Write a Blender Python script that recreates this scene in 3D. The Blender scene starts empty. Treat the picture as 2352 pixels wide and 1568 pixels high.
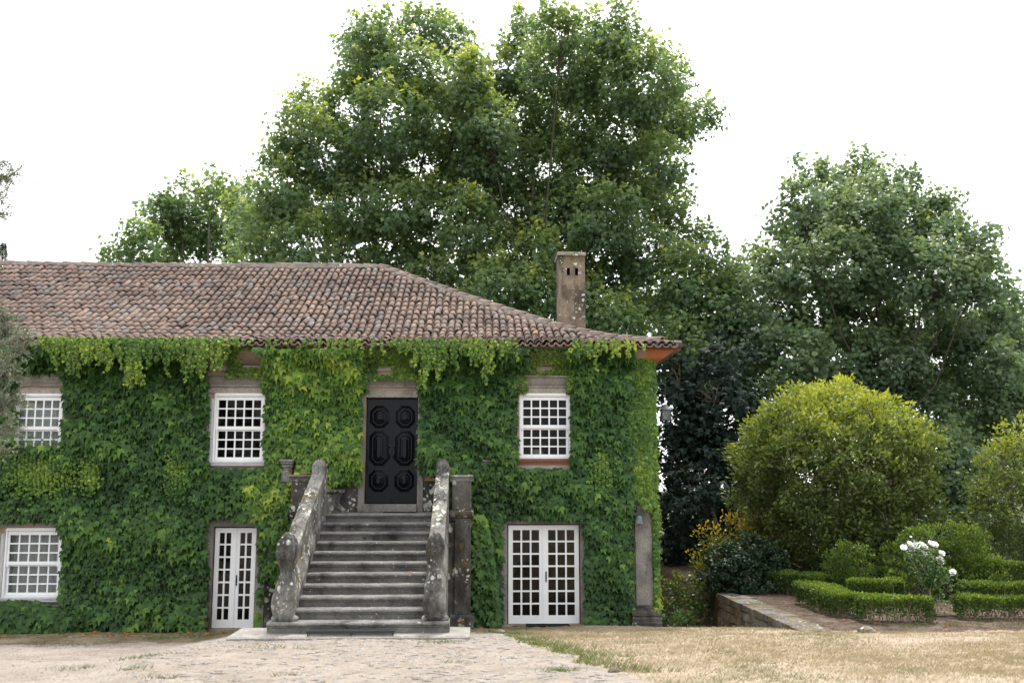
import bpy, math, random
import numpy as np
from mathutils import Matrix, Vector

# ------------------------------------------------------------------ camera, sky, sun, exposure
scene = bpy.context.scene
CAM = np.array([0.0, -21.8, 2.9])
YAW = math.radians(2.0)
PITCH = math.atan(336 / 2287.0)
cam_data = bpy.data.cameras.new('camera')
cam_data.lens = 35.0
cam_data.sensor_width = 36.0
cam_data.clip_start = 0.1
cam_data.clip_end = 8000.0
cam_data.dof.use_dof = True
cam_data.dof.focus_distance = 23.0
cam_data.dof.aperture_fstop = 1.4
cam = bpy.data.objects.new('camera', cam_data)
scene.collection.objects.link(cam)
cam.location = CAM.tolist()
cam.rotation_euler = (math.radians(90) + PITCH, 0, -YAW)
scene.camera = cam

SUN_ELEV = math.radians(68)
SUN_AZ = math.radians(14)            # from +Y (behind the house) towards +X
world = bpy.data.worlds.new('World')
scene.world = world
world.use_nodes = True
wn = world.node_tree.nodes
wl = world.node_tree.links
sky = wn.new('ShaderNodeTexSky')
sky.sky_type = 'NISHITA'
sky.sun_disc = False
sky.sun_elevation = SUN_ELEV
sky.sun_rotation = SUN_AZ
sky.air_density = 1.0
sky.dust_density = 4.0
sky.ozone_density = 0.6
veil = wn.new('ShaderNodeHueSaturation')       # thin white cloud veil: the photo's sky has no blue in it
veil.inputs['Saturation'].default_value = 0.14
wl.new(sky.outputs[0], veil.inputs['Color'])
bg = wn['Background']
bg.inputs['Strength'].default_value = 0.15
cloud = wn.new('ShaderNodeMix')                 # even, thin overcast layer scattering the light over the whole sky
cloud.data_type = 'RGBA'
cloud.inputs[0].default_value = 0.55
cloud.inputs[7].default_value = (6.1, 6.15, 6.3, 1)
wl.new(veil.outputs[0], cloud.inputs[6])
wl.new(cloud.outputs[2], bg.inputs['Color'])

sun_data = bpy.data.lights.new('sun', 'SUN')
sun_data.energy = 1.5
sun_data.angle = math.radians(7)
sun_data.color = (1.0, 0.95, 0.87)
sun = bpy.data.objects.new('sun', sun_data)
scene.collection.objects.link(sun)
sd = Vector((math.sin(SUN_AZ) * math.cos(SUN_ELEV), math.cos(SUN_AZ) * math.cos(SUN_ELEV), math.sin(SUN_ELEV)))
sun.rotation_euler = (-sd).to_track_quat('-Z', 'Y').to_euler()
sun.location = (sd * 60)

scene.view_settings.view_transform = 'Standard'
scene.view_settings.look = 'None'
scene.view_settings.gamma = 1.0
scene.view_settings.use_curve_mapping = False
scene.view_settings.exposure = 1.6
scene.cycles.use_denoising = True
scene.cycles.max_bounces = 10
scene.cycles.diffuse_bounces = 6
scene.cycles.transmission_bounces = 8
scene.cycles.transparent_max_bounces = 12

rng = np.random.default_rng(7)
random.seed(7)

# ------------------------------------------------------------------ helpers
COL = scene.collection
FPX = 2287.0
_F = np.array([math.sin(YAW) * math.cos(PITCH), math.cos(YAW) * math.cos(PITCH), math.sin(PITCH)])
_R = np.array([math.cos(YAW), -math.sin(YAW), 0.0])
_U = np.cross(_R, _F)

def at(px, py, Y):
    """world point on the vertical plane y = Y that the survey pixel (2352 px wide) shows"""
    r = _F + _R * ((px - 1176) / FPX) - _U * ((py - 784) / FPX)
    return CAM + r * ((Y - CAM[1]) / r[1])

def survey(p):
    d = np.asarray(p) - CAM
    w = d @ _F
    return 1176 + FPX * (d @ _R) / w, 784 - FPX * (d @ _U) / w, w

def ss(a, b, x):
    t = np.clip((np.asarray(x, float) - a) / (b - a), 0, 1)
    return t * t * (3 - 2 * t)

def tag(o, label=None, cat=None, group=None, kind=None):
    if label: o['label'] = label
    if cat: o['category'] = cat
    if group: o['group'] = group
    if kind: o['kind'] = kind
    return o

def thing(name, label, cat, loc=(0, 0, 0), group=None):
    o = bpy.data.objects.new(name, None)
    COL.objects.link(o)
    o.location = [float(c) for c in loc]
    o.empty_display_size = 0.2
    return tag(o, label, cat, group)

def put(o, parent):
    COL.objects.link(o)
    if parent is not None:
        o.parent = parent
        if parent.type == 'EMPTY':
            o.matrix_parent_inverse = Matrix.Translation(-Vector(parent.location))
    return o

def smooth_mesh(me):
    me.polygons.foreach_set('use_smooth', np.ones(len(me.polygons), bool))

class MB:
    """collects verts and faces, builds ONE mesh object"""
    def __init__(s): s.v = []; s.f = []
    def add(s, vs, fs):
        o = len(s.v)
        s.v.extend([tuple(float(c) for c in q) for q in vs])
        s.f.extend([tuple(i + o for i in f) for f in fs])
        return s
    def box(s, x0, x1, y0, y1, z0, z1, j=0.0, b=0.0):
        vs = [(x0,y0,z0),(x1,y0,z0),(x1,y1,z0),(x0,y1,z0),(x0,y0,z1),(x1,y0,z1),(x1,y1,z1),(x0,y1,z1)]
        if j: vs = [tuple(c + random.uniform(-j, j) for c in q) for q in vs]
        return s.add(vs, [(0,3,2,1),(4,5,6,7),(0,1,5,4),(1,2,6,5),(2,3,7,6),(3,0,4,7)])
    def prism_x(s, prof, x0, x1, n=1, jit=0.0):
        """closed (y,z) profile, counter-clockwise seen from +x, extruded along x"""
        m = len(prof); vs = []; fs = []
        for k in range(n + 1):
            x = x0 + (x1 - x0) * k / n
            for (y, z) in prof:
                e = random.uniform(-jit, jit) if jit else 0
                e2 = random.uniform(-jit, jit) if jit else 0
                vs.append((x, y + e, z + e2))
        for k in range(n):
            for i in range(m):
                a = k*m + i; b = k*m + (i+1) % m
                fs.append((a, b, b + m, a + m))
        fs.append(tuple(range(m - 1, -1, -1)))
        fs.append(tuple(n*m + i for i in range(m)))
        return s.add(vs, fs)
    def tube(s, pts, rad, n=6, cap=True):
        pts = [np.array(p, float) for p in pts]
        m = len(pts); vs = []; fs = []
        for i, p in enumerate(pts):
            t = pts[min(i+1, m-1)] - pts[max(i-1, 0)]
            t = t / (np.linalg.norm(t) + 1e-9)
            a = np.cross(t, (0.13, 0.21, 1.0) if abs(t[2]) < 0.95 else (1.0, 0.1, 0))
            a /= np.linalg.norm(a); b = np.cross(t, a)
            r = rad[i] if hasattr(rad, '__len__') else rad
            for k in range(n):
                th = 2*math.pi*k/n
                vs.append(p + r*(a*math.cos(th) + b*math.sin(th)))
        for i in range(m-1):
            for k in range(n):
                fs.append((i*n+k, i*n+(k+1) % n, (i+1)*n+(k+1) % n, (i+1)*n+k))
        if cap:
            fs.append(tuple(range(n-1, -1, -1))); fs.append(tuple((m-1)*n+k for k in range(n)))
        return s.add(vs, fs)
    def lathe(s, c, prof, n=14):
        """(r, z) profile turned about the vertical through c"""
        vs = []; fs = []
        for (r, z) in prof:
            for k in range(n):
                th = 2*math.pi*k/n
                vs.append((c[0]+r*math.cos(th), c[1]+r*math.sin(th), c[2]+z))
        for i in range(len(prof)-1):
            for k in range(n):
                fs.append((i*n+k, i*n+(k+1) % n, (i+1)*n+(k+1) % n, (i+1)*n+k))
        fs.append(tuple(range(n-1, -1, -1))); fs.append(tuple((len(prof)-1)*n+k for k in range(n)))
        return s.add(vs, fs)
    def ball(s, c, r, nu=10, nv=6, j=0.0):
        vs = [(c[0], c[1], c[2]-r[2])]; fs = []
        for i in range(1, nv):
            ph = -math.pi/2 + math.pi*i/nv
            for k in range(nu):
                th = 2*math.pi*k/nu; e = 1 + random.uniform(-j, j)
                vs.append((c[0]+r[0]*e*math.cos(ph)*math.cos(th), c[1]+r[1]*e*math.cos(ph)*math.sin(th), c[2]+r[2]*e*math.sin(ph)))
        vs.append((c[0], c[1], c[2]+r[2])); top = len(vs)-1
        for k in range(nu):
            fs.append((0, 1+(k+1) % nu, 1+k)); fs.append((top, 1+(nv-2)*nu+k, 1+(nv-2)*nu+(k+1) % nu))
        for i in range(nv-2):
            for k in range(nu):
                a = 1+i*nu+k; b = 1+i*nu+(k+1) % nu
                fs.append((a, b, b+nu, a+nu))
        return s.add(vs, fs)
    def build(s, name, mat, parent=None, smooth=False, bevel=0.0):
        me = bpy.data.meshes.new(name)
        me.from_pydata(s.v, [], s.f)
        me.materials.append(M[mat])
        if smooth: smooth_mesh(me)
        o = bpy.data.objects.new(name, me)
        put(o, parent)
        if bevel:
            md = o.modifiers.new('bevel', 'BEVEL'); md.width = bevel; md.segments = 2; md.limit_method = 'ANGLE'; md.angle_limit = 0.6
        return o

def tri_mesh(name, V, T, mat, parent=None, tint=None, smooth=False):
    """big triangle soup from numpy arrays"""
    me = bpy.data.meshes.new(name)
    V = np.ascontiguousarray(V, np.float32); T = np.ascontiguousarray(T, np.int32)
    me.vertices.add(len(V)); me.vertices.foreach_set('co', V.ravel())
    k = T.shape[1]
    me.loops.add(T.size); me.loops.foreach_set('vertex_index', T.ravel())
    me.polygons.add(len(T)); me.polygons.foreach_set('loop_start', np.arange(0, T.size, k, dtype=np.int32))
    me.polygons.foreach_set('loop_total', np.full(len(T), k, np.int32))
    if tint is not None:
        a = me.attributes.new('tint', 'FLOAT', 'POINT'); a.data.foreach_set('value', np.ascontiguousarray(tint, np.float32))
    me.update(calc_edges=True)
    if smooth: smooth_mesh(me)
    me.materials.append(M[mat])
    o = bpy.data.objects.new(name, me)
    return put(o, parent)

def unit(a): return a / (np.linalg.norm(a, axis=-1, keepdims=True) + 1e-9)

# leaf templates: x across, y towards the tip, z out of the face
LEAF = {
 # three-pointed climbing-vine leaf, 8 triangles
 'vine': (np.array([(0,.34,.06),(0,.06,0),(-.40,.04,-.05),(-.54,.56,-.13),(-.21,.52,.01),(0,1.12,-.15),(.21,.52,.01),(.54,.56,-.13),(.40,.04,-.05)]),
          np.array([(0,i,i+1) for i in range(1,8)] + [(0,8,1)])),
 # three-lobed plane-tree leaf, 4 triangles
 'plane': (np.array([(0,-.05,0),(-.54,.40,-.08),(-.19,.50,.03),(0,1.0,-.10),(.19,.50,.03),(.54,.40,-.08)]),
           np.array([(0,2,1),(0,4,2),(2,4,3),(0,5,4)])),
 # broad four-cornered leaf
 'tulip': (np.array([(0,0,0),(-.46,.22,-.03),(-.40,.88,-.06),(0,.72,.04),(.40,.88,-.06),(.46,.22,-.03)]),
           np.array([(0,3,1),(1,3,2),(0,5,3),(5,4,3)])),
 # pointed oval, folded along its midrib, 4 triangles
 'oval': (np.array([(0,0,0),(-.24,.42,.07),(0,.5,-.02),(.24,.42,.07),(0,1.0,-.05)]), np.array([(0,2,1),(0,3,2),(1,2,4),(2,3,4)])),
 'small': (np.array([(0,0,0),(-.32,.5,.06),(0,1.0,0),(.32,.5,.06)]), np.array([(0,2,1),(0,3,2)])),
 'needle': (np.array([(0,0,0),(-.10,.45,.03),(0,1.0,-.03),(.10,.45,.03)]), np.array([(0,2,1),(0,3,2)])),
 'blade': (np.array([(-.06,0,0),(.06,0,0),(0,1.0,.15)]), np.array([(0,1,2)])),
}

def frames(nrm, tip):
    t = unit(tip); n = unit(nrm - t * np.sum(nrm*t, axis=1, keepdims=True)); b = np.cross(t, n)
    return b, t, n

def leaf_cloud(name, kind, pos, nrm, tip, size, tint, mat, parent=None):
    tv, tf = LEAF[kind]
    b, t, n = frames(nrm, tip)
    V = pos[:, None, :] + size[:, None, None] * (tv[None, :, 0:1]*b[:, None, :] + tv[None, :, 1:2]*t[:, None, :] + tv[None, :, 2:3]*n[:, None, :])
    T = tf[None] + (np.arange(len(pos))*len(tv))[:, None, None]
    return tri_mesh(name, V.reshape(-1, 3), T.reshape(-1, 3), mat, parent, np.repeat(tint, len(tv)))

_leafmesh = {}
def leaf_objects(name, kind, pos, nrm, tip, size, tint, mat, parent):
    """single leaves that can be picked apart: one object each, sharing one mesh"""
    key = (kind, mat)
    if key not in _leafmesh:
        tv, tf = LEAF[kind]; me = bpy.data.meshes.new('leaf')
        me.from_pydata(tv.tolist(), [], tf.tolist()); me.materials.append(M[mat]); _leafmesh[key] = me
    b, t, n = frames(nrm, tip)
    pinv = Matrix.Translation(-Vector(parent.location)) if parent.type == 'EMPTY' else Matrix()
    for i in range(len(pos)):
        o = bpy.data.objects.new(name, _leafmesh[key]); COL.objects.link(o)
        s = float(size[i]); m = Matrix.Identity(4)
        for r in range(3):
            m[r][0] = b[i, r]*s; m[r][1] = t[i, r]*s; m[r][2] = n[i, r]*s; m[r][3] = pos[i, r]
        o.parent = parent; o.matrix_parent_inverse = pinv; o.matrix_basis = m
        o['tint'] = float(tint[i])

def wave(p, f, seed):
    """smooth pseudo-noise in -1..1 from a few sines"""
    r = np.random.default_rng(seed); p = np.asarray(p, float); out = 0
    for k in range(5):
        d = r.normal(size=p.shape[-1]); d /= np.linalg.norm(d)
        out = out + np.sin((p @ d) * f * r.uniform(.6, 1.7) + r.uniform(0, 6.28))
    return out / 3.0

# ------------------------------------------------------------------ materials
M = {}
def newmat(name):
    m = bpy.data.materials.new(name); m.use_nodes = True; M[name] = m
    nt = m.node_tree; return m, nt.nodes, nt.links, nt.nodes['Principled BSDF']

def nd(ns, kind, **kw):
    n = ns.new(kind)
    for k, v in kw.items(): setattr(n, k, v)
    return n

def ramp(ns, stops, interp='LINEAR'):
    r = ns.new('ShaderNodeValToRGB'); e = r.color_ramp.elements; r.color_ramp.interpolation = interp
    e[0].position, e[0].color = stops[0][0], (*stops[0][1], 1)
    e[1].position, e[1].color = stops[1][0], (*stops[1][1], 1)
    for p, c in stops[2:]:
        q = e.new(p); q.color = (*c, 1)
    return r

def noise(ns, ls, scale, detail=4, rough=.6, stretch=None):
    g = ns.new('ShaderNodeNewGeometry'); n = ns.new('ShaderNodeTexNoise')
    n.inputs['Scale'].default_value = scale; n.inputs['Detail'].default_value = detail; n.inputs['Roughness'].default_value = rough
    if stretch:
        mp = ns.new('ShaderNodeMapping'); mp.inputs['Scale'].default_value = stretch
        ls.new(g.outputs['Position'], mp.inputs['Vector']); ls.new(mp.outputs[0], n.inputs['Vector'])
    else:
        ls.new(g.outputs['Position'], n.inputs['Vector'])
    return n

def mixc(ns, ls, fac, a, b, mode='MIX'):
    m = ns.new('ShaderNodeMix'); m.data_type = 'RGBA'; m.blend_type = mode
    for sock, val in ((m.inputs[0], fac), (m.inputs[6], a), (m.inputs[7], b)):
        if hasattr(val, 'links'): ls.new(val, sock)
        elif isinstance(val, tuple): sock.default_value = (*val, 1)
        else: sock.default_value = val
    return m.outputs[2]

def bump(ns, ls, b, h, strength=.4, dist=.02):
    n = ns.new('ShaderNodeBump'); n.inputs['Strength'].default_value = strength; n.inputs['Distance'].default_value = dist
    ls.new(h, n.inputs['Height']); ls.new(n.outputs[0], b.inputs['Normal'])

def leaf_mat(name, stops, trans=.35, tcol=(1.5, 1.35, .5), rough=.42, spec=.35):
    m, ns, ls, b = newmat(name)
    a = nd(ns, 'ShaderNodeAttribute', attribute_name='tint'); o = nd(ns, 'ShaderNodeAttribute', attribute_name='tint', attribute_type='OBJECT')
    s = nd(ns, 'ShaderNodeMath', operation='ADD'); ls.new(a.outputs['Fac'], s.inputs[0]); ls.new(o.outputs['Fac'], s.inputs[1])
    r = ramp(ns, stops); ls.new(s.outputs[0], r.inputs[0])
    n = noise(ns, ls, 3.0, 3); v = nd(ns, 'ShaderNodeMapRange'); v.inputs[1].default_value = .25; v.inputs[2].default_value = .75; v.inputs[3].default_value = .78; v.inputs[4].default_value = 1.2
    ls.new(n.outputs[0], v.inputs[0])
    h = nd(ns, 'ShaderNodeHueSaturation'); ls.new(r.outputs[0], h.inputs['Color']); ls.new(v.outputs[0], h.inputs['Value'])
    ls.new(h.outputs[0], b.inputs['Base Color']); b.inputs['Roughness'].default_value = rough; b.inputs['Specular IOR Level'].default_value = spec
    if trans:
        t = nd(ns, 'ShaderNodeBsdfTranslucent'); c = mixc(ns, ls, 1.0, h.outputs[0], tcol, 'MULTIPLY'); ls.new(c, t.inputs['Color'])
        x = nd(ns, 'ShaderNodeMixShader'); x.inputs[0].default_value = trans
        ls.new(b.outputs[0], x.inputs[1]); ls.new(t.outputs[0], x.inputs[2]); ls.new(x.outputs[0], ns['Material Output'].inputs[0])
    return m

def stone_mat(name, dark, light, lichen=.0, moss=.0, black=.0, speck=60, bumps=.5):
    m, ns, ls, b = newmat(name)
    n1 = noise(ns, ls, 2.2, 6, .65); r1 = ramp(ns, [(.32, dark), (.68, light)]); ls.new(n1.outputs[0], r1.inputs[0])
    n2 = noise(ns, ls, speck, 3, .8); r2 = ramp(ns, [(.35, (.55,.55,.55)), (.65, (1.35,1.33,1.3))]); ls.new(n2.outputs[0], r2.inputs[0])
    c = mixc(ns, ls, 1.0, r1.outputs[0], r2.outputs[0], 'MULTIPLY')
    if black:
        n = noise(ns, ls, 1.7, 8, .7, (1, 1, .45)); r = ramp(ns, [(.62-black*.35, (0,0,0)), (.72-black*.25, (1,1,1))]); ls.new(n.outputs[0], r.inputs[0])
        k = nd(ns, 'ShaderNodeMath', operation='MULTIPLY'); k.inputs[1].default_value = .85; ls.new(r.outputs[0], k.inputs[0])
        c = mixc(ns, ls, k.outputs[0], c, (.022,.020,.017))
    if moss:
        n = noise(ns, ls, 2.6, 7, .72); r = ramp(ns, [(.64-moss*.3, (0,0,0)), (.70-moss*.25, (1,1,1))]); ls.new(n.outputs[0], r.inputs[0])
        nm = noise(ns, ls, 12, 3); rm = ramp(ns, [(.35, (.075,.06,.018)), (.65, (.17,.12,.03))]); ls.new(nm.outputs[0], rm.inputs[0])
        c = mixc(ns, ls, r.outputs[0], c, rm.outputs[0])
    if lichen:
        g = nd(ns, 'ShaderNodeNewGeometry')
        nz = noise(ns, ls, 9, 4); ad = nd(ns, 'ShaderNodeVectorMath', operation='MULTIPLY_ADD'); ad.inputs[1].default_value = (.12,.12,.12)
        ls.new(nz.outputs['Color'], ad.inputs[0]); ls.new(g.outputs['Position'], ad.inputs[2])
        for sc, th in ((5.0, .30), (11.0, .27)):
            vo = nd(ns, 'ShaderNodeTexVoronoi'); vo.inputs['Scale'].default_value = sc; vo.inputs['Randomness'].default_value = 1
            ls.new(ad.outputs[0], vo.inputs['Vector'])
            r = ramp(ns, [(th*lichen, (1,1,1)), (th*lichen+.05, (0,0,0))]); ls.new(vo.outputs['Distance'], r.inputs[0])
            ng = noise(ns, ls, 1.3, 3); rg = ramp(ns, [(.45, (0,0,0)), (.55, (1,1,1))]); ls.new(ng.outputs[0], rg.inputs[0])
            f = nd(ns, 'ShaderNodeMath', operation='MULTIPLY'); ls.new(r.outputs[0], f.inputs[0]); ls.new(rg.outputs[0], f.inputs[1])
            c = mixc(ns, ls, f.outputs[0], c, (.46,.47,.42))
    ls.new(c, b.inputs['Base Color']); b.inputs['Roughness'].default_value = .9; b.inputs['Specular IOR Level'].default_value = .2
    nb = noise(ns, ls, 14, 8, .75); bump(ns, ls, b, nb.outputs[0], bumps, .03)
    return m

def plain(name, col, rough=.6, var=.25, scale=8, spec=.4, metal=0, bumps=.15, grime=None):
    m, ns, ls, b = newmat(name)
    n = noise(ns, ls, scale, 6, .65)
    r = ramp(ns, [(.3, tuple(c*(1-var) for c in col)), (.7, tuple(min(1, c*(1+var*.6)) for c in col))]); ls.new(n.outputs[0], r.inputs[0])
    c = r.outputs[0]
    if grime:
        g = noise(ns, ls, 7, 9, .8); rr = ramp(ns, [(.60, (0,0,0)), (.72, (1,1,1))]); ls.new(g.outputs[0], rr.inputs[0])
        c = mixc(ns, ls, rr.outputs[0], c, grime)
    ls.new(c, b.inputs['Base Color'])
    b.inputs['Roughness'].default_value = rough; b.inputs['Specular IOR Level'].default_value = spec; b.inputs['Metallic'].default_value = metal
    if bumps:
        nb = noise(ns, ls, scale*4, 5, .7); bump(ns, ls, b, nb.outputs[0], bumps, .01)
    return m

leaf_mat('vine_leaf', [(0, (.009,.024,.007)), (.30, (.022,.059,.013)), (.55, (.052,.116,.020)), (.78, (.130,.212,.026)), (1, (.28,.34,.045))], .20, rough=.45, spec=.20)
leaf_mat('plane_leaf', [(0, (.066,.118,.070)), (.45, (.115,.190,.092)), (.8, (.21,.29,.10)), (1, (.40,.44,.09))], .50, (1.4,1.3,.6), .45, .28)
leaf_mat('tulip_leaf', [(0, (.072,.120,.078)), (.5, (.122,.188,.108)), (.85, (.19,.26,.12)), (1, (.32,.34,.10))], .48, (1.35,1.3,.7), .45, .28)
leaf_mat('dark_leaf', [(0, (.006,.012,.010)), (.6, (.012,.024,.017)), (1, (.022,.040,.026))], .10, rough=.6, spec=.12)
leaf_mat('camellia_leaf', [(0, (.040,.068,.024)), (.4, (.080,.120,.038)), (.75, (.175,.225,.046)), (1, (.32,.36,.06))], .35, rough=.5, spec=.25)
leaf_mat('box_leaf', [(0, (.022,.044,.012)), (.5, (.056,.100,.022)), (.8, (.115,.18,.028)), (1, (.22,.27,.035))], .3, rough=.5, spec=.2)
leaf_mat('gold_leaf', [(0, (.022,.050,.012)), (.3, (.05,.09,.018)), (.55, (.17,.18,.022)), (1, (.58,.42,.04))], .3)
leaf_mat('ivy_leaf', [(0, (.008,.020,.010)), (.6, (.016,.036,.016)), (1, (.035,.07,.03))], .1, rough=.5, spec=.25)
leaf_mat('olive_leaf', [(0, (.08,.10,.065)), (.6, (.16,.19,.13)), (1, (.28,.31,.23))], .25, (1.2,1.2,.8), .5)
leaf_mat('conifer_leaf', [(0, (.04,.07,.05)), (1, (.09,.13,.09))], .3)
leaf_mat('rose_leaf', [(0, (.03,.07,.022)), (.6, (.07,.14,.04)), (1, (.15,.24,.07))], .25)
leaf_mat('grass_blade', [(0, (.07,.12,.03)), (.28, (.15,.175,.07)), (.45, (.25,.22,.135)), (1, (.38,.315,.235))], .3, (1.2,1.1,.7), .7, .15)
leaf_mat('petal', [(0, (.75,.75,.72)), (1, (.92,.92,.90))], .3, (1,1,1), .6, .2)
leaf_mat('fallen', [(0, (.30,.05,.02)), (1, (.45,.13,.03))], .2, (1,1,1), .7, .2)

stone_mat('granite', (.14,.132,.122), (.28,.265,.245), lichen=.0, black=.15, moss=.0)
stone_mat('granite_clean', (.22,.20,.18), (.36,.33,.29), lichen=.0, black=.0, moss=0, bumps=.3)
stone_mat('step_stone', (.085,.083,.078), (.21,.205,.195), lichen=.30, black=.20, moss=.0)
stone_mat('rail_stone', (.12,.118,.112), (.26,.255,.24), lichen=.8, black=.5, moss=.28, bumps=1.0)
stone_mat('pier_stone', (.060,.056,.050), (.14,.132,.12), lichen=.95, black=.62, moss=.26, bumps=.9)
stone_mat('slab_stone', (.20,.19,.178), (.29,.278,.26), lichen=.3, black=.05, moss=.1)
stone_mat('cobble', (.18,.165,.152), (.27,.245,.222), lichen=.2, black=.0, moss=.05, speck=40)
stone_mat('cobble_moss', (.14,.125,.10), (.28,.25,.20), black=.1, moss=.75)
stone_mat('rubble', (.10,.09,.075), (.26,.23,.19), lichen=.5, black=.3, moss=.4, bumps=.9)
stone_mat('coping', (.075,.07,.063), (.17,.16,.145), lichen=.5, black=.32, moss=.42, bumps=.8)
stone_mat('chimney_stone', (.13,.105,.08), (.27,.22,.165), lichen=.6, black=.5, moss=.14, speck=38, bumps=.9)
stone_mat('mortar', (.17,.15,.13), (.30,.27,.23), lichen=.6, black=.15, moss=.25, bumps=.9)
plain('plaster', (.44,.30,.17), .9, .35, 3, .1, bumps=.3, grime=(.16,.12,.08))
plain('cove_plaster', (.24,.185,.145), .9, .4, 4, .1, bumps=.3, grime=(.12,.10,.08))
plain('soffit', (.32,.115,.05), .7, .25, 4, .2)
plain('white_paint', (.70,.71,.72), .45, .06, 6, .4, bumps=.1, grime=(.50,.49,.46))
plain('old_white', (.46,.46,.45), .7, .18, 5, .3, bumps=.3, grime=(.25,.23,.20))
plain('brown_paint', (.19,.075,.035), .5, .2, 6, .4)
plain('door_paint', (.0022,.0048,.0085), .20, .35, 5, .15, bumps=.05)
plain('black_iron', (.012,.012,.013), .5, .3, 20, .5)
plain('dark_frame', (.012,.014,.03), .6, .2, 9, .3)
plain('room_dark', (.035,.03,.025), .9, .2, 2, .1, bumps=0)
plain('curtain', (.72,.71,.68), .9, .06, 2, .1, bumps=0)
plain('lampshade', (.78,.74,.66), .8, .05, 3, .2, bumps=0)
plain('bell_metal', (.10,.135,.135), .5, .4, 12, .4, .0)
plain('lantern_metal', (.045,.055,.06), .5, .3, 15, .5, .3)
plain('lantern_glass_frost', (.34,.36,.30), .2, .2, 5, .5, bumps=0)
plain('rubber_mat', (.012,.012,.013), .9, .3, 40, .1)
plain('hose', (.01,.01,.012), .5, .2, 20, .4)
plain('terracotta', (.36,.13,.06), .8, .25, 10, .2)
plain('bark', (.10,.085,.065), .9, .45, 4, .1, bumps=.6)
plain('plane_bark', (.075,.068,.055), .9, .55, 3, .1, bumps=.4, grime=(.09,.085,.06))
plain('pale_twig', (.24,.19,.13), .9, .3, 10, .1, bumps=.3)
plain('olive_bark', (.16,.14,.12), .9, .4, 8, .1, bumps=.6)

def glass(name, ior, tint):
    m, ns, ls, b = newmat(name)
    tr = nd(ns, 'ShaderNodeBsdfTransparent'); tr.inputs[0].default_value = (*tint, 1)
    gl = nd(ns, 'ShaderNodeBsdfGlossy'); gl.inputs['Roughness'].default_value = .03
    fr = nd(ns, 'ShaderNodeFresnel'); fr.inputs[0].default_value = ior
    n = noise(ns, ls, 1.6, 2); bp = nd(ns, 'ShaderNodeBump'); bp.inputs['Strength'].default_value = .12; bp.inputs['Distance'].default_value = .05
    ls.new(n.outputs[0], bp.inputs['Height']); ls.new(bp.outputs[0], gl.inputs['Normal'])
    x = nd(ns, 'ShaderNodeMixShader'); ls.new(fr.outputs[0], x.inputs[0]); ls.new(tr.outputs[0], x.inputs[1]); ls.new(gl.outputs[0], x.inputs[2])
    ls.new(x.outputs[0], ns['Material Output'].inputs[0])
glass('window_glass', 1.22, (.75,.78,.78))
glass('lantern_glass', 1.6, (.55,.6,.55))
glass('door_glass', 1.42, (.6,.6,.58))

def tile_mat():
    m, ns, ls, b = newmat('roof_tile')
    a = nd(ns, 'ShaderNodeAttribute', attribute_name='tint'); oi = nd(ns, 'ShaderNodeObjectInfo')
    s = nd(ns, 'ShaderNodeMath', operation='ADD'); ls.new(a.outputs['Fac'], s.inputs[0]); ls.new(oi.outputs['Random'], s.inputs[1])
    f = nd(ns, 'ShaderNodeMath', operation='FRACT'); ls.new(s.outputs[0], f.inputs[0])
    r = ramp(ns, [(0, (.145,.115,.10)), (.22, (.195,.147,.126)), (.45, (.235,.170,.143)), (.70, (.265,.188,.155)), (.86, (.23,.188,.166)), (.95, (.17,.157,.15)), (1, (.23,.222,.215))]); ls.new(f.outputs[0], r.inputs[0])
    n = noise(ns, ls, 9, 8, .75); rn = ramp(ns, [(.47, (0,0,0)), (.60, (1,1,1))]); ls.new(n.outputs[0], rn.inputs[0])
    k = nd(ns, 'ShaderNodeMath', operation='MULTIPLY'); k.inputs[1].default_value = .62; ls.new(rn.outputs[0], k.inputs[0])
    c = mixc(ns, ls, k.outputs[0], r.outputs[0], (.085,.072,.064))
    n2 = noise(ns, ls, 17, 6, .7); r2 = ramp(ns, [(.60, (0,0,0)), (.68, (1,1,1))]); ls.new(n2.outputs[0], r2.inputs[0])
    k2 = nd(ns, 'ShaderNodeMath', operation='MULTIPLY'); k2.inputs[1].default_value = .55; ls.new(r2.outputs[0], k2.inputs[0])
    c = mixc(ns, ls, k2.outputs[0], c, (.42,.37,.31))
    n3 = noise(ns, ls, 1.1, 7, .75); r3 = ramp(ns, [(.64, (0,0,0)), (.71, (1,1,1))]); ls.new(n3.outputs[0], r3.inputs[0])
    c = mixc(ns, ls, r3.outputs[0], c, (.24,.13,.035))
    n4 = noise(ns, ls, .55, 6, .65); r4 = ramp(ns, [(.34, (.66,.66,.68)), (.66, (1.18,1.16,1.13))]); ls.new(n4.outputs[0], r4.inputs[0])
    c = mixc(ns, ls, 1.0, c, r4.outputs[0], 'MULTIPLY')
    ls.new(c, b.inputs['Base Color']); b.inputs['Roughness'].default_value = .88; b.inputs['Specular IOR Level'].default_value = .2
    nb = noise(ns, ls, 30, 6, .75); bump(ns, ls, b, nb.outputs[0], .5, .015)
tile_mat()

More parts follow.
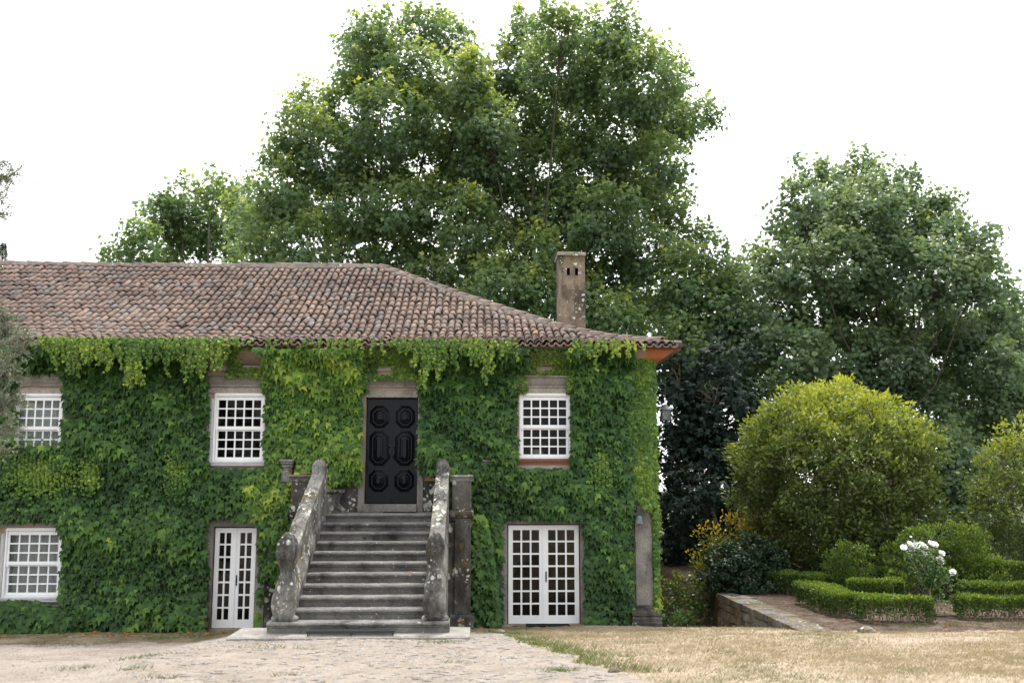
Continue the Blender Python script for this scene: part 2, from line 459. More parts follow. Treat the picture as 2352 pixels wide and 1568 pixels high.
def ground_mat(name, cols, scale=1.2, fine=30, bumps=.5):
    m, ns, ls, b = newmat(name)
    n = noise(ns, ls, scale, 8, .68); r = ramp(ns, cols); ls.new(n.outputs[0], r.inputs[0])
    n2 = noise(ns, ls, fine, 5, .75); r2 = ramp(ns, [(.3, (.68,.67,.66)), (.7, (1.28,1.27,1.25))]); ls.new(n2.outputs[0], r2.inputs[0])
    c = mixc(ns, ls, 1.0, r.outputs[0], r2.outputs[0], 'MULTIPLY')
    ls.new(c, b.inputs['Base Color']); b.inputs['Roughness'].default_value = .95; b.inputs['Specular IOR Level'].default_value = .15
    nb = noise(ns, ls, fine*.7, 7, .8); bump(ns, ls, b, nb.outputs[0], bumps, .04)
ground_mat('lawn_soil', [(.34, (.21,.175,.125)), (.5, (.285,.232,.175)), (.68, (.34,.285,.225))])
ground_mat('gravel', [(.34, (.20,.172,.15)), (.52, (.26,.228,.202)), (.68, (.295,.265,.24))], 1.0, 45)
ground_mat('sand_joint', [(.35, (.185,.155,.128)), (.52, (.24,.205,.173)), (.68, (.275,.24,.205))], 1.6, 40)
ground_mat('moss_earth', [(.36, (.10,.085,.045)), (.52, (.19,.15,.10)), (.68, (.27,.22,.16))], 1.3, 35)
ground_mat('mulch', [(.35, (.055,.040,.030)), (.52, (.10,.074,.056)), (.68, (.15,.115,.09))], 2.5, 22, .9)
ground_mat('path_earth', [(.35, (.10,.09,.06)), (.52, (.18,.16,.11)), (.68, (.25,.22,.17))], 1.2, 25)
ground_mat('far_field', [(.35, (.035,.05,.02)), (.6, (.06,.07,.03))], .05, 2)

# ------------------------------------------------------------------ the ground
def G(x, y):
    x = np.asarray(x, float); y = np.asarray(y, float); yy = -y
    b = np.where(yy < 0, 0, np.where(yy < 5.2, .095*yy, .494+.055*(yy-5.2))); b = np.minimum(b, 1.25)
    z = b - (.07+.2*np.exp(-((yy-4.5)/2.6)**2))*ss(-3.9, -5.6, x)
    bed = ss(6.0, 6.15, x)*ss(-4.2, -3.2, y)
    z = z*(1-bed) + bed*.30
    path = ss(3.6, 4.4, x)*(1-ss(5.95, 6.05, x))*ss(-1.5, 0, y)
    z = z - path*(.06+.16*np.clip(y+1.0, 0, 14))
    z = z - ss(12, 60, y)*7
    z = z + .012*np.sin(x*2.1+y*.7)*np.sin(y*1.7-x*.4)
    return z

LAWN_EDGE = np.array([(-1.0, .15), (-3.0, .40), (-5.4, .62), (-6.35, .80), (-8.0, 1.25), (-9.64, 1.62), (-10.5, 1.9), (-14, 3.0), (-30, 6)])[::-1]
COB_EDGE = np.array([(-3.0, -4.1), (-4.9, -3.98), (-6.3, -4.4), (-7.2, -4.75), (-10.2, -4.1), (-14, -3.5), (-30, -3)])[::-1]
def region(x, y):
    w = .22*wave(np.stack([x, y], -1), 2.3, 3) + .10*wave(np.stack([x, y], -1), 7.0, 4)
    r = np.zeros(x.shape, int)                                   # 0 gravel yard
    cob = (x > np.interp(y, COB_EDGE[:, 0], COB_EDGE[:, 1]) + 1.3*w) & (y < -1.0); r[cob] = 1
    r[(x < -3.7) & (y > -2.6 + .9*w)] = 4                          # mossy strip along the wall
    lawn = x > np.interp(y, LAWN_EDGE[:, 0], LAWN_EDGE[:, 1]) + .5*w; r[lawn & (y < -.2)] = 2
    r[(x > -.4) & (x < 2.2) & (y > -2.6 + .8*w) & (y < 1)] = 4
    r[(x > 3.4) & (x < 6.4) & (y > -1.5 + .7*w)] = 5               # path going down beside the house
    r[(x > 5.9) & (y > -3.25 + .6*w)] = 3                          # planting bed
    r[(np.abs(x) > 22) | (y > 14)] = 6
    r[(y <= -14) & (x > 3)] = 2
    return r

def make_ground():
    def axis(a, b, st, far):
        near = np.arange(a, b+1e-6, st)
        return np.concatenate([[a-q for q in far[::-1]], near, [b+q for q in far]])
    far = [.6, 1.5, 3, 6, 12, 25, 60, 150, 400, 1000, 3000]
    xs = axis(-12, 14, .09, far); ys = axis(-14, 8, .09, far)
    X, Y = np.meshgrid(xs, ys); Z = G(X, Y)
    Z = Z + np.where((np.abs(X) < 16) & (Y < 4), .008*np.random.default_rng(1).normal(size=X.shape), 0)
    V = np.stack([X, Y, Z], -1).reshape(-1, 3); nx = len(xs)
    i, j = np.meshgrid(np.arange(nx-1), np.arange(len(ys)-1)); a = (j*nx+i).ravel()
    Q = np.stack([a, a+1, a+1+nx, a+nx], 1)
    c = V[Q].mean(1); reg = region(c[:, 0], c[:, 1])
    out = {}
    for k, (name, mat) in enumerate([('gravel_yard','gravel'), ('cobblestone_yard','sand_joint'), ('lawn','lawn_soil'), ('planting_bed','mulch'), ('earth_strip','moss_earth'), ('path','path_earth'), ('ground','far_field')]):
        q = Q[reg == k]; u, inv = np.unique(q, return_inverse=True)
        o = tri_mesh(name, V[u], inv.reshape(q.shape), mat, None, None, True); tag(o, kind='structure'); out[name] = o
    return out
GROUND = make_ground()

# cobbles: real stones, slightly proud of the sand
def cobble_mesh(w, d, h, seed):
    r = np.random.default_rng(seed); vs = []
    for (s, z) in ((1.0, -.03), (.97, h*.55), (.72, h)):
        for (cx, cy) in ((-1,-1),(1,-1),(1,1),(-1,1)):
            vs.append((cx*w/2*s + r.normal()*.006, cy*d/2*s + r.normal()*.006, z + r.normal()*.002))
    fs = []
    for l in (0, 4):
        for k in range(4): fs.append((l+k, l+(k+1) % 4, l+4+(k+1) % 4, l+4+k))
    fs.append((8, 9, 10, 11)); return np.array(vs), fs
def lay_cobbles(parent, mat, spots, n_single, name_stuff):
    var = [cobble_mesh(.106, .070, .012, s) for s in range(6)]
    order = np.argsort([math.hypot(p[0]-CAM[0], p[1]-CAM[1]) + (0 if -5.3 < p[0] < 6 and p[1] > -10.6 else 50) for p in spots])
    meshes = []
    for v, f in var:
        me = bpy.data.meshes.new('cobblestone'); me.from_pydata(v.tolist(), [], f); me.materials.append(M[mat]); meshes.append(me)
    V = []; Fq = []; off = 0
    for rank, i in enumerate(order):
        x, y, sx, sy, a, dz = spots[i]; k = rank % 6; z = float(G(x, y)) + dz
        if rank < n_single:
            o = bpy.data.objects.new('cobblestone', meshes[k]); o.location = (x, y, z); o.rotation_euler = (0, 0, a); o.scale = (sx, sy, 1); put(o, parent)
        else:
            v, f = var[k]; c, s = math.cos(a), math.sin(a); q = v*np.array([sx, sy, 1]); q = np.stack([q[:, 0]*c-q[:, 1]*s+x, q[:, 0]*s+q[:, 1]*c+y, q[:, 2]+z], 1)
            V.append(q); Fq.append(np.array(f)+off); off += len(v)
    if V:
        o = tri_mesh(name_stuff, np.concatenate(V), np.concatenate(Fq), mat, parent); tag(o, kind='stuff')
def cobble_spots(x0, x1, y0, y1, reg, keep, dx=.112, dy=.078):
    r = np.random.default_rng(5); out = []; row = 0; y = y0
    while y < y1:
        x = x0 + (row % 2)*dx*.5; row += 1
        while x < x1:
            out.append((x+r.normal()*.02, y+r.normal()*.015, r.uniform(.72, 1.15), r.uniform(.75, 1.1), r.normal()*.14, r.uniform(-.023, .001))); x += dx
        y += dy
    P = np.array(out); k = region(P[:, 0], P[:, 1]) == reg
    k &= r.random(len(P)) < keep + .25*wave(P[:, :2], 1.2, 12)
    return [tuple(q) for q in P[k]]
sp = [q for q in cobble_spots(-6.0, 2.4, -11.5, -1.2, 1, .86) if not (-3.98 < q[0] < -.08 and q[1] > -5.3)]
lay_cobbles(GROUND['cobblestone_yard'], 'cobble', sp, 300, 'cobblestones')
sp = [q for q in cobble_spots(-11, -4.1, -1.5, -.1, 4, .8) ]
lay_cobbles(GROUND['earth_strip'], 'cobble_moss', sp, 0, 'mossy_cobbles')

# ------------------------------------------------------------------ the house
WX0, WX1, WZ1 = -16.0, 3.78, 5.60
HOUSE = thing('house', 'long two storey country house with clay tiled hip roof, covered in green vine', 'house', (-4.0, 0, 0))
OPEN = {'ul': (-9.95,-8.93,3.46,4.90), 'um': (-5.70,-4.61,3.46,4.92), 'ur': (.92,2.04,3.53,4.94), 'door': (-2.43,-1.29,2.40,4.85),
        'll': (-9.95,-8.76,.63,2.05), 'ld': (-5.60,-4.68,-.03,2.08), 'fd': (.66,2.23,.03,2.13)}
def build_wall():
    xs = sorted({WX0, WX1, *[v for o in OPEN.values() for v in o[:2]]}); zs = sorted({-.6, WZ1, *[v for o in OPEN.values() for v in o[2:]]})
    hole = lambda i, j: not (0 <= i < len(xs)-1 and 0 <= j < len(zs)-1) or any(o[0] <= (xs[i]+xs[i+1])/2 <= o[1] and o[2] <= (zs[j]+zs[j+1])/2 <= o[3] for o in OPEN.values())
    m = MB(); y0, y1 = 0.0, .45
    for i in range(len(xs)-1):
        for j in range(len(zs)-1):
            if hole(i, j): continue
            a, b, c, d = xs[i], xs[i+1], zs[j], zs[j+1]
            m.add([(a,y0,c),(b,y0,c),(b,y0,d),(a,y0,d)], [(0,1,2,3)]); m.add([(a,y1,c),(b,y1,c),(b,y1,d),(a,y1,d)], [(3,2,1,0)])
            if hole(i-1, j): m.add([(a,y0,c),(a,y0,d),(a,y1,d),(a,y1,c)], [(0,1,2,3)])
            if hole(i+1, j): m.add([(b,y0,c),(b,y1,c),(b,y1,d),(b,y0,d)], [(0,1,2,3)])
            if hole(i, j-1): m.add([(a,y0,c),(a,y1,c),(b,y1,c),(b,y0,c)], [(0,1,2,3)])
            if hole(i, j+1): m.add([(a,y0,d),(b,y0,d),(b,y1,d),(a,y1,d)], [(0,1,2,3)])
    m.build('front_wall', 'plaster', HOUSE)
    MB().box(WX1-.45, WX1, .452, 13.4, -3.0, WZ1).build('side_wall', 'plaster', HOUSE)
    MB().box(WX0, WX1-.452, 12.95, 13.4, -3.0, WZ1).build('rear_wall', 'plaster', HOUSE)
    MB().box(WX0, WX0+.45, .452, 12.948, -3.0, WZ1).build('side_wall', 'plaster', HOUSE)
    MB().box(WX0+.46, WX1-.46, 4.0, 4.1, -.3, WZ1).build('inner_wall', 'room_dark', HOUSE)
    MB().box(WX0+.46, WX1-.46, .46, 3.99, 2.30, 2.45).build('upper_floor', 'room_dark', HOUSE)
    MB().box(WX0+.46, WX1-.46, .46, 3.99, -.12, -.02).build('lower_floor', 'room_dark', HOUSE)
    MB().box(WX0+.46, WX1-.46, .46, 3.99, 5.55, 5.6).build('attic_floor', 'room_dark', HOUSE)
    for x in (-12.0, -7.2, -3.2, -.1): MB().box(x, x+.12, .46, 3.98, -.01, 5.54).build('inner_wall', 'room_dark', HOUSE)
build_wall()

def ring(m, x0, x1, z0, z1, w, y0, y1, wt=None, wb=None):
    """rectangular frame of four butted bars lying inside the given rectangle"""
    wt = w if wt is None else wt; wb = w if wb is None else wb
    m.box(x0, x0+w, y0, y1, z0, z1); m.box(x1-w, x1, y0, y1, z0, z1)
    if wt: m.box(x0+w, x1-w, y0, y1, z1-wt, z1)
    if wb: m.box(x0+w, x1-w, y0, y1, z0, z0+wb)
    return m
_pane = {}
def pane(x0, x1, z0, z1, y, mat, parent):
    if mat not in _pane:
        mb = MB().box(-.5, .5, -.5, .5, -.5, .5); me = bpy.data.meshes.new('pane'); me.from_pydata(mb.v, [], mb.f); me.materials.append(M[mat]); _pane[mat] = me
    o = bpy.data.objects.new('pane', _pane[mat]); o.location = ((x0+x1)/2, y, (z0+z1)/2); o.scale = (x1-x0+.012, .004, z1-z0+.012); put(o, parent)
    o.rotation_euler = (random.gauss(0, .006), 0, random.gauss(0, .006))
def glazed(x0, x1, z0, z1, cols, rows, stile, top, bot, bar, y0, y1, name, mat, gmat, parent, lsti=None):
    m = MB(); ls_ = stile if lsti is None else lsti
    m.box(x0, x0+ls_, y0, y1, z0, z1); m.box(x1-stile, x1, y0, y1, z0, z1)
    m.box(x0+ls_, x1-stile, y0, y1, z1-top, z1); m.box(x0+ls_, x1-stile, y0, y1, z0, z0+bot)
    gx0, gx1, gz0, gz1 = x0+ls_, x1-stile, z0+bot, z1-top
    pw = (gx1-gx0-(cols-1)*bar)/cols; ph = (gz1-gz0-(rows-1)*bar)/rows
    for i in range(1, cols):
        a = gx0+i*pw+(i-1)*bar; m.box(a, a+bar, y0+.006, y1-.006, gz0, gz1)
    for j in range(1, rows):
        a = gz0+j*ph+(j-1)*bar; m.box(gx0, gx1, y0+.009, y1-.009, a, a+bar)
    o = m.build(name, mat, parent)
    for i in range(cols):
        for j in range(rows):
            a = gx0+i*(pw+bar); b = gz0+j*(ph+bar); pane(a, a+pw, b, b+ph, (y0+y1)/2+.008, gmat, parent)
    return o

def window(key, sill, curtain, wide_casing=False):
    x0, x1, z0, z1 = OPEN[key]
    W = MB().box(x0-.0, x1+.0, -.045, .13, z1-.055, z1-.002)
    ring(W, x0+.002, x1-.002, z0, z1-.056, .04, -.03, .13, 0, .03)
    w = W.build('window', 'white_paint', HOUSE, bevel=.006)
    MB().box(x0+.03, x1-.03, -.062, -.046, z1-.03, z1+.012).build('head_moulding', 'white_paint', w)
    a, b = x0+.044, x1-.044; top = z1-.06; bot = z0+.034; mid = bot+(top-bot)*.5
    glazed(a, b, mid-.03, top, 5, 3, .044, .075, .07, .03, .0, .04, 'upper_sash', 'white_paint', 'window_glass', w)
    glazed(a+.002, b-.002, bot, mid-.032, 5, 3, .046, .03, .06, .03, .045, .085, 'lower_sash', 'white_paint', 'window_glass', w)
    for s in (a+.01, b-.05): MB().box(s, s+.04, -.012, -.001, mid-.07, mid-.032).build('sash_horn', 'white_paint', w)
    if wide_casing:
        m = MB(); ring(m, x0-.085, x1+.085, z0-.06, z1-.1, .082, -.05, -.002, 0, .058)
        m.build('outer_casing', 'old_white', w, bevel=.01)
        m = MB(); ring(m, x0-.05, x1+.05, z0-.035, z1-.1, .03, -.066, -.051, 0, .03); m.build('casing_bead', 'old_white', w, bevel=.006)
    g = MB(); e = .09 if wide_casing else .0
    g.box(x0-.14-e, x0-.001-e, -.035, -.001, z0-.13, z1+.0); g.box(x1+.001+e, x1+.14+e, -.035, -.001, z0-.13, z1+.0)
    g.box(x0-.16, x1+.16, -.04, -.001, z1+.013, z1+.13); g.box(x0-.13-e, x1+.13+e, -.034, -.001, z0-.24, z0-.135)
    g.build('stone_surround', 'granite_clean', w, bevel=.008)
    if sill == 'brown':
        m = MB(); m.prism_x([(-.002,z0-.13),(-.002,z0-.004),(-.11,z0-.004),(-.115,z0-.035),(-.085,z0-.05),(-.085,z0-.075),(-.055,z0-.09),(-.05,z0-.13)][::-1], x0-.03, x1+.03)
        m.build('sill', 'brown_paint', w)
    else:
        m = MB(); m.prism_x([(-.003,z0-.115),(-.003,z0-.062),(-.12,z0-.062),(-.12,z0-.082),(-.09,z0-.095),(-.07,z0-.115)][::-1], x0-.1, x1+.1); m.build('sill', 'old_white', w)
    if curtain:
        m = MB(); n = 60; vs = []
        for i in range(n+1):
            x = x0+.02+(x1-x0-.04)*i/n; y = .22+.018*math.sin(i*.9)+.01*math.sin(i*2.3+1)
            vs += [(x, y, z0), (x, y+.004*math.sin(i), z1-.02)]
        m.add(vs, [(2*i, 2*i+2, 2*i+3, 2*i+1) for i in range(n)]); m.build('curtain', 'curtain', w, True)
    return w
w = window('ul', 'white', True); w['label'] = 'white sash window with curtain, half overgrown by vine'
w = window('um', 'white', False, True)
w = window('ur', 'brown', False); w['label'] = 'white sash window with reddish brown sill'
w = window('ll', 'white', True, True); w['label'] = 'white sash window with closed white curtain'

# moulded granite hoods and frieze panels above the upper openings
for (x0, x1, big) in ((-9.95-.02, -8.93+.12, 0), (-5.70-.1, -4.61+.15, 0), (-2.43-.12, -1.29+.14, 0), (.92-.12, 2.04+.14, 0)):
    m = MB(); m.prism_x([(-.002,5.07),(-.002,5.33),(-.17,5.33),(-.175,5.30),(-.13,5.285),(-.115,5.22),(-.085,5.15),(-.06,5.12),(-.06,5.07)][::-1], x0, x1, 6, .002)
    m.build('window_hood', 'granite', HOUSE)
    MB().box(x0-.08, x1+.08, -.05, -.001, 5.42, 5.545).build('frieze_panel', 'granite_clean', HOUSE, bevel=.01)

# main door
def octagon(mb, cx, cz, hw, hh, yb, prof):
    c = .30*min(hw, hh)*2*.5
    rings = []
    for (off, h) in prof:
        h *= 1.7; w, hgt = hw-off, hh-off; k = max(.15*min(w, hgt), (.58*hw) - off*.42); k = min(k, .62*min(w, hgt))
        rings.append([(cx-w+k,yb-h,cz-hgt),(cx+w-k,yb-h,cz-hgt),(cx+w,yb-h,cz-hgt+k),(cx+w,yb-h,cz+hgt-k),(cx+w-k,yb-h,cz+hgt),(cx-w+k,yb-h,cz+hgt),(cx-w,yb-h,cz+hgt-k),(cx-w,yb-h,cz-hgt+k)])
    vs = [q for r in rings for q in r]; fs = []
    for i in range(len(rings)-1):
        for k in range(8): fs.append((i*8+k, i*8+(k+1) % 8, (i+1)*8+(k+1) % 8, (i+1)*8+k))
    fs.append(tuple((len(rings)-1)*8+k for k in range(8))); mb.add(vs, fs)
def main_door():
    x0, x1, z0, z1 = OPEN['door']; zt = 2.555; yb = .15
    d = MB(); xm = (x0+x1)/2
    for s, (a, b) in enumerate(((x0+.015, xm-.004), (xm+.004, x1-.015))):
        leaf = MB(); leaf.box(a, b, yb, yb+.05, zt+.01, z1-.015)
        leaf.box(a, b, yb-.014, yb-.001, zt+.012, zt+.10)
        L = leaf.build('door_leaf', 'door_paint', HOUSE, bevel=.004)
        L['label'] = 'black blue panelled front door leaf'
        cx = (a+b)/2
        prof = [(0,0),(.004,.022),(.022,.028),(.034,.016),(.05,.02),(.062,.004),(.085,.004),(.092,.026),(.112,.032),(.124,.012),(.14,.014),(.146,.04),(.17,.046),(.18,.05)]
        for (cz, hh) in ((4.44, .245), (3.76, .385), (3.06, .245)):
            p = MB(); octagon(p, cx, cz, .215, hh, yb, prof); p.build('panel', 'door_paint', L)
        hx = b-.045 if s == 0 else a+.045
        h = MB(); h.box(hx-.02, hx+.02, yb-.012, yb-.001, 3.52, 3.78); h.tube([(hx,yb-.03,3.56),(hx,yb-.06,3.62),(hx,yb-.06,3.68),(hx,yb-.03,3.74)], .010, 6); h.ball((hx,yb-.03,3.80), (.02,.012,.022), 8, 5)
        h.build('handle', 'black_iron', L, True)
    MB().box(xm-.018, xm+.018, yb-.012, yb-.001, zt+.11, z1-.02).build('door_astragal', 'door_paint', HOUSE)
    g = MB(); g.box(x0-.13, x0-.001, -.05, .14, 2.392, z1-.001); g.box(x1+.001, x1+.13, -.05, .14, 2.392, z1-.001)
    g.box(x0-.14, x1+.14, -.055, .14, z1, z1+.17); g.box(x0-.02+.021, x1-.001, -.11, .3, 2.39, zt)
    g.build('door_surround', 'granite', HOUSE, bevel=.01)
    for (a, b, zl, zh) in ((-3.27, x0-.131, 2.392, 3.0), (x1+.131, -.52, 2.392, 3.05), (-4.47, -3.74, -.3, 1.0), (2.44, 3.29, -.3, .9), (-.10, .44, -.3, .9), (-16, -5.82, -.3, .5)): MB().box(a, b, -.03, -.001, zl, zh).build('wall_plinth', 'pier_stone', HOUSE)
main_door()

def french(key, cols, gmat='door_glass'):
    x0, x1, z0, z1 = OPEN[key]; xm = (x0+x1)/2
    f = MB(); ring(f, x0+.001, x1-.001, z0, z1-.001, .022, .06, .2, .022, 0); f.build('door_frame', 'dark_frame', HOUSE)
    for s, (a, b) in enumerate(((x0+.026, xm-.002), (xm+.002, x1-.026))):
        D = thing_part = glazed(a, b, z0+.012, z1-.028, cols, 7, .095, .10, .17, .036, .04, .085, 'french_door_leaf', 'white_paint', gmat, HOUSE)
    hx = xm+.05; zc = z0+(z1-z0)*.47
    h = MB()
    for k, (r, dz) in enumerate(((.012,-.1),(.020,-.075),(.012,-.05),(.02,-.025),(.016,0),(.02,.025),(.012,.05),(.020,.075),(.012,.1))): h.ball((hx,.034,zc+dz), (r,.006,.018), 8, 5)
    h.tube([(hx,.03,zc-.06),(hx,-.005,zc-.04),(hx,-.005,zc+.04),(hx,.03,zc+.06)], .007, 6); h.build('door_handle', 'black_iron', HOUSE, True)
    MB().box(xm-.022, xm+.022, .028, .039, z0+.02, z1-.03).build('door_astragal', 'white_paint', HOUSE)
    g = MB(); g.box(x0-.20, x0-.001, -.045, .05, z0-.2, z1); g.box(x1+.001, x1+.20, -.045, .05, z0-.2, z1); g.box(x0-.22, x1+.22, -.05, .05, z1+.001, z1+.2)
    g.box(x0-.10, x1+.10, -.16, .3, z0-.25, z0-.004)
    g.build('door_surround', 'granite', HOUSE, bevel=.01)
french('ld', 2); french('fd', 3)

# corner pilaster and corbels
m = MB(); m.box(3.41, 3.785, -.075, .3, .42, 5.548); m.build('corner_pilaster', 'granite', HOUSE, bevel=.015)
m = MB(); m.prism_x([(-.30,-.4),(.35,-.4),(.35,.42),(-.08,.42),(-.10,.37),(-.20,.34),(-.235,.29),(-.235,.23),(-.21,.20),(-.24,.17),(-.24,.10),(-.30,.08)], 3.30, 3.92, 4, .004); m.build('pilaster_base', 'pier_stone', HOUSE)
for (x0, x1) in ((-4.19, -3.89), (.14, .42)):
    m = MB(); cx = (x0+x1)/2; dd = 0 if cx < 0 else -.14
    for (hw, d, za, zb) in ((.155,.40,3.455,3.50), (.13,.37,3.405,3.453), (.105,.33,3.33,3.403), (.085,.30,3.27,3.328), (.11,.33,3.02,3.268)): m.box(cx-hw, cx+hw, -d-dd, -.001, za, zb)
    m.build('corbel', 'rail_stone', HOUSE, bevel=.012)

# ---- roof
EX, EY = 4.42, -.55                     # right and front eave lines
_s = np.array([0, .5, 1.36, 2.46, 4.32, 7.25]); _z = np.array([5.93, 6.025, 6.225, 6.66, 7.60, 9.18])
_sd = np.linspace(0, 7.25, 400); _zd = np.interp(_sd, _s, _z)
_k = np.ones(31)/31; _zd = np.convolve(np.pad(_zd, 15, mode='reflect', reflect_type='odd'), _k, mode='valid')
_arc = np.concatenate([[0], np.cumsum(np.hypot(np.diff(_sd), np.diff(_zd)))])
def prof(s): return np.interp(s, _sd, _zd)
ROOF = MB()
hs = np.linspace(0, 7.25, 26)
def deck(side):
    vs = []; n = len(hs)
    for s in hs:
        z = float(prof(s))-.06
        if side == 'front': vs += [(-18, EY+s, z), (EX-s, EY+s, z)]
        if side == 'right': vs += [(EX-s, EY+s, z), (EX-s, EY+14.5-s, z)]
        if side == 'rear': vs += [(EX-s, EY+14.5-s, z), (-18, EY+14.5-s, z)]
    ROOF.add(vs, [(2*i, 2*i+1, 2*i+3, 2*i+2) for i in range(n-1)])
for sd_ in ('front', 'right', 'rear'): deck(sd_)
roof = ROOF.build('roof', 'mortar', HOUSE)
# soffit: sloping boarded underside from wall head to eave, front and right side
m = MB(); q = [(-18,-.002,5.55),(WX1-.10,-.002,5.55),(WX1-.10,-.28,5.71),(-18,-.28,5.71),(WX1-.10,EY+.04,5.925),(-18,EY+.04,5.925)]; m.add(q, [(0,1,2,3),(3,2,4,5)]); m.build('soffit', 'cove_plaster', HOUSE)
m = MB(); m.add([(WX1+.002,-.002,5.55),(WX1+.002,13.4,5.55),(WX1+.30,13.7,5.71),(WX1+.30,-.28,5.71),(EX-.04,13.95,5.925),(EX-.04,EY+.04,5.925)], [(0,1,2,3),(3,2,4,5)])
m.add([(WX1-.098,-.002,5.55),(WX1+.002,-.002,5.55),(WX1+.30,-.28,5.71),(WX1-.098,-.28,5.71),(EX-.04,EY+.04,5.925),(WX1-.098,EY+.04,5.925)], [(0,1,2,3),(3,2,4,5)]); m.build('soffit', 'soffit', HOUSE)

def tile_geo(r0, r1, L, th, up, n=6):
    """half-round tapered tile; x across, y up the slope, z off the roof"""
    vs = []
    for (r, y) in ((r0, 0), (r1, L), (r0-th, 0), (r1-th, L)):
        for k in range(n+1):
            t = math.pi*k/n; vs.append((-r*math.cos(t), y, (r*math.sin(t) if up else -r*math.sin(t))))
    w = n+1; fs = []
    for k in range(n):
        fs += [(k, k+1, w+k+1, w+k), (2*w+k+1, 2*w+k, 3*w+k, 3*w+k+1), (k+1, k, 2*w+k, 2*w+k+1)]
    fs += [(0, w, 3*w, 2*w), (n, 2*w+n, 3*w+n, w+n)]
    return np.array(vs), np.array(fs)
PITCHX, ROW = .178, .385
CV, CF = tile_geo(.082, .066, .53, .016, True)
PV, PF = tile_geo(.092, .078, .53, .022, False)
def slope_frames(side):
    """(origin, right, up-slope, normal, lift, row) of every tile on one slope"""
    out = []; a_max = _arc[-1]
    span = np.arange(-17.9, EX-.10, PITCHX) if side == 'front' else np.arange(EY+.12, EY+14.5-.1, PITCHX)
    for c in span:
        smax = min(7.25, EX-c) if side == 'front' else min(7.25, c-EY, EY+14.5-c)
        amax = float(np.interp(smax, _sd, _arc)); j = 0
        ph = random.uniform(-.03, .03)
        while j*ROW < amax-.10:
            aa = max(j*ROW+ph*(j > 0), -.03); s0 = float(np.interp(aa, _arc, _sd)); s1 = min(float(np.interp(aa+.46, _arc, _sd)), 7.25)
            if s1-s0 < .05: s1 = s0+.1
            dz = float(prof(s1)-prof(s0)); ds = s1-s0; l = math.hypot(ds, dz)
            if side == 'front': up = np.array([0, ds/l, dz/l]); rt = np.array([1., 0, 0]); o = np.array([c, EY+s0, float(prof(s0))+.018*math.sin(c*.9+.4)*math.sin(s0*.8+c*.3)])
            else: up = np.array([-ds/l, 0, dz/l]); rt = np.array([0., 1, 0]); o = np.array([EX-s0, c, float(prof(s0))])
            out.append((o, rt, up, np.cross(rt, up), j, min(1.0, (amax-j*ROW+.05)/.53))); j += 1
    return out
def roof_tiles(side, singles):
    fr = slope_frames(side); rg = np.random.default_rng(11)
    vis = [f for f in fr]
    me = bpy.data.meshes.new('roof_tile'); me.from_pydata(CV.tolist(), [], CF.tolist()); smooth_mesh(me); me.materials.append(M['roof_tile'])
    idx = []
    if singles:
        c = [i for i, f in enumerate(fr) if f[0][0] > -9.9]
        c.sort(key=lambda i: (fr[i][4], -fr[i][0][0])); idx = set(c[:singles])
    V = []; Q = []; T = []; off = 0; VP = []; QP = []; TP = []; offp = 0
    for i, (o, rt, up, nm, j, ln) in enumerate(fr):
        rot = rg.normal()*.025; tilt = .045+rg.normal()*.012
        u = unit(up + nm*(-tilt) + rt*rot); r_ = unit(rt - u*(rt@u)); n_ = np.cross(r_, u)
        p = o + nm*(.062+rg.normal()*.006) + rt*rg.normal()*.008 + up*rg.normal()*.015
        if i in idx:
            ob = bpy.data.objects.new('roof_tile', me); mt = Matrix.Identity(4)
            for k in range(3): mt[k][0] = r_[k]; mt[k][1] = u[k]*min(1, ln); mt[k][2] = n_[k]; mt[k][3] = p[k]
            ob.matrix_world = mt; put(ob, roof)
        else:
            V.append(p + CV[:, 0:1]*r_ + CV[:, 1:2]*ln*u + CV[:, 2:3]*n_); Q.append(CF+off); off += len(CV); T.append(np.full(len(CV), rg.random()))
        p2 = o + rt*PITCHX*.5 + nm*(.072+rg.normal()*.004) - up*(.045 if j == 0 else 0)
        u2 = unit(up - nm*.03); n2 = np.cross(rt, u2)
        VP.append(p2 + PV[:, 0:1]*rt + PV[:, 1:2]*ln*u2 + PV[:, 2:3]*n2); QP.append(PF+offp); offp += len(PV); TP.append(np.full(len(PV), rg.random()))
    o1 = tri_mesh('cover_tiles', np.concatenate(V), np.concatenate(Q), 'roof_tile', roof, np.concatenate(T), True); tag(o1, kind='stuff')
    o2 = tri_mesh('channel_tiles', np.concatenate(VP), np.concatenate(QP), 'roof_tile', roof, np.concatenate(TP), True); tag(o2, kind='stuff')
roof_tiles('front', 300); roof_tiles('right', 0)
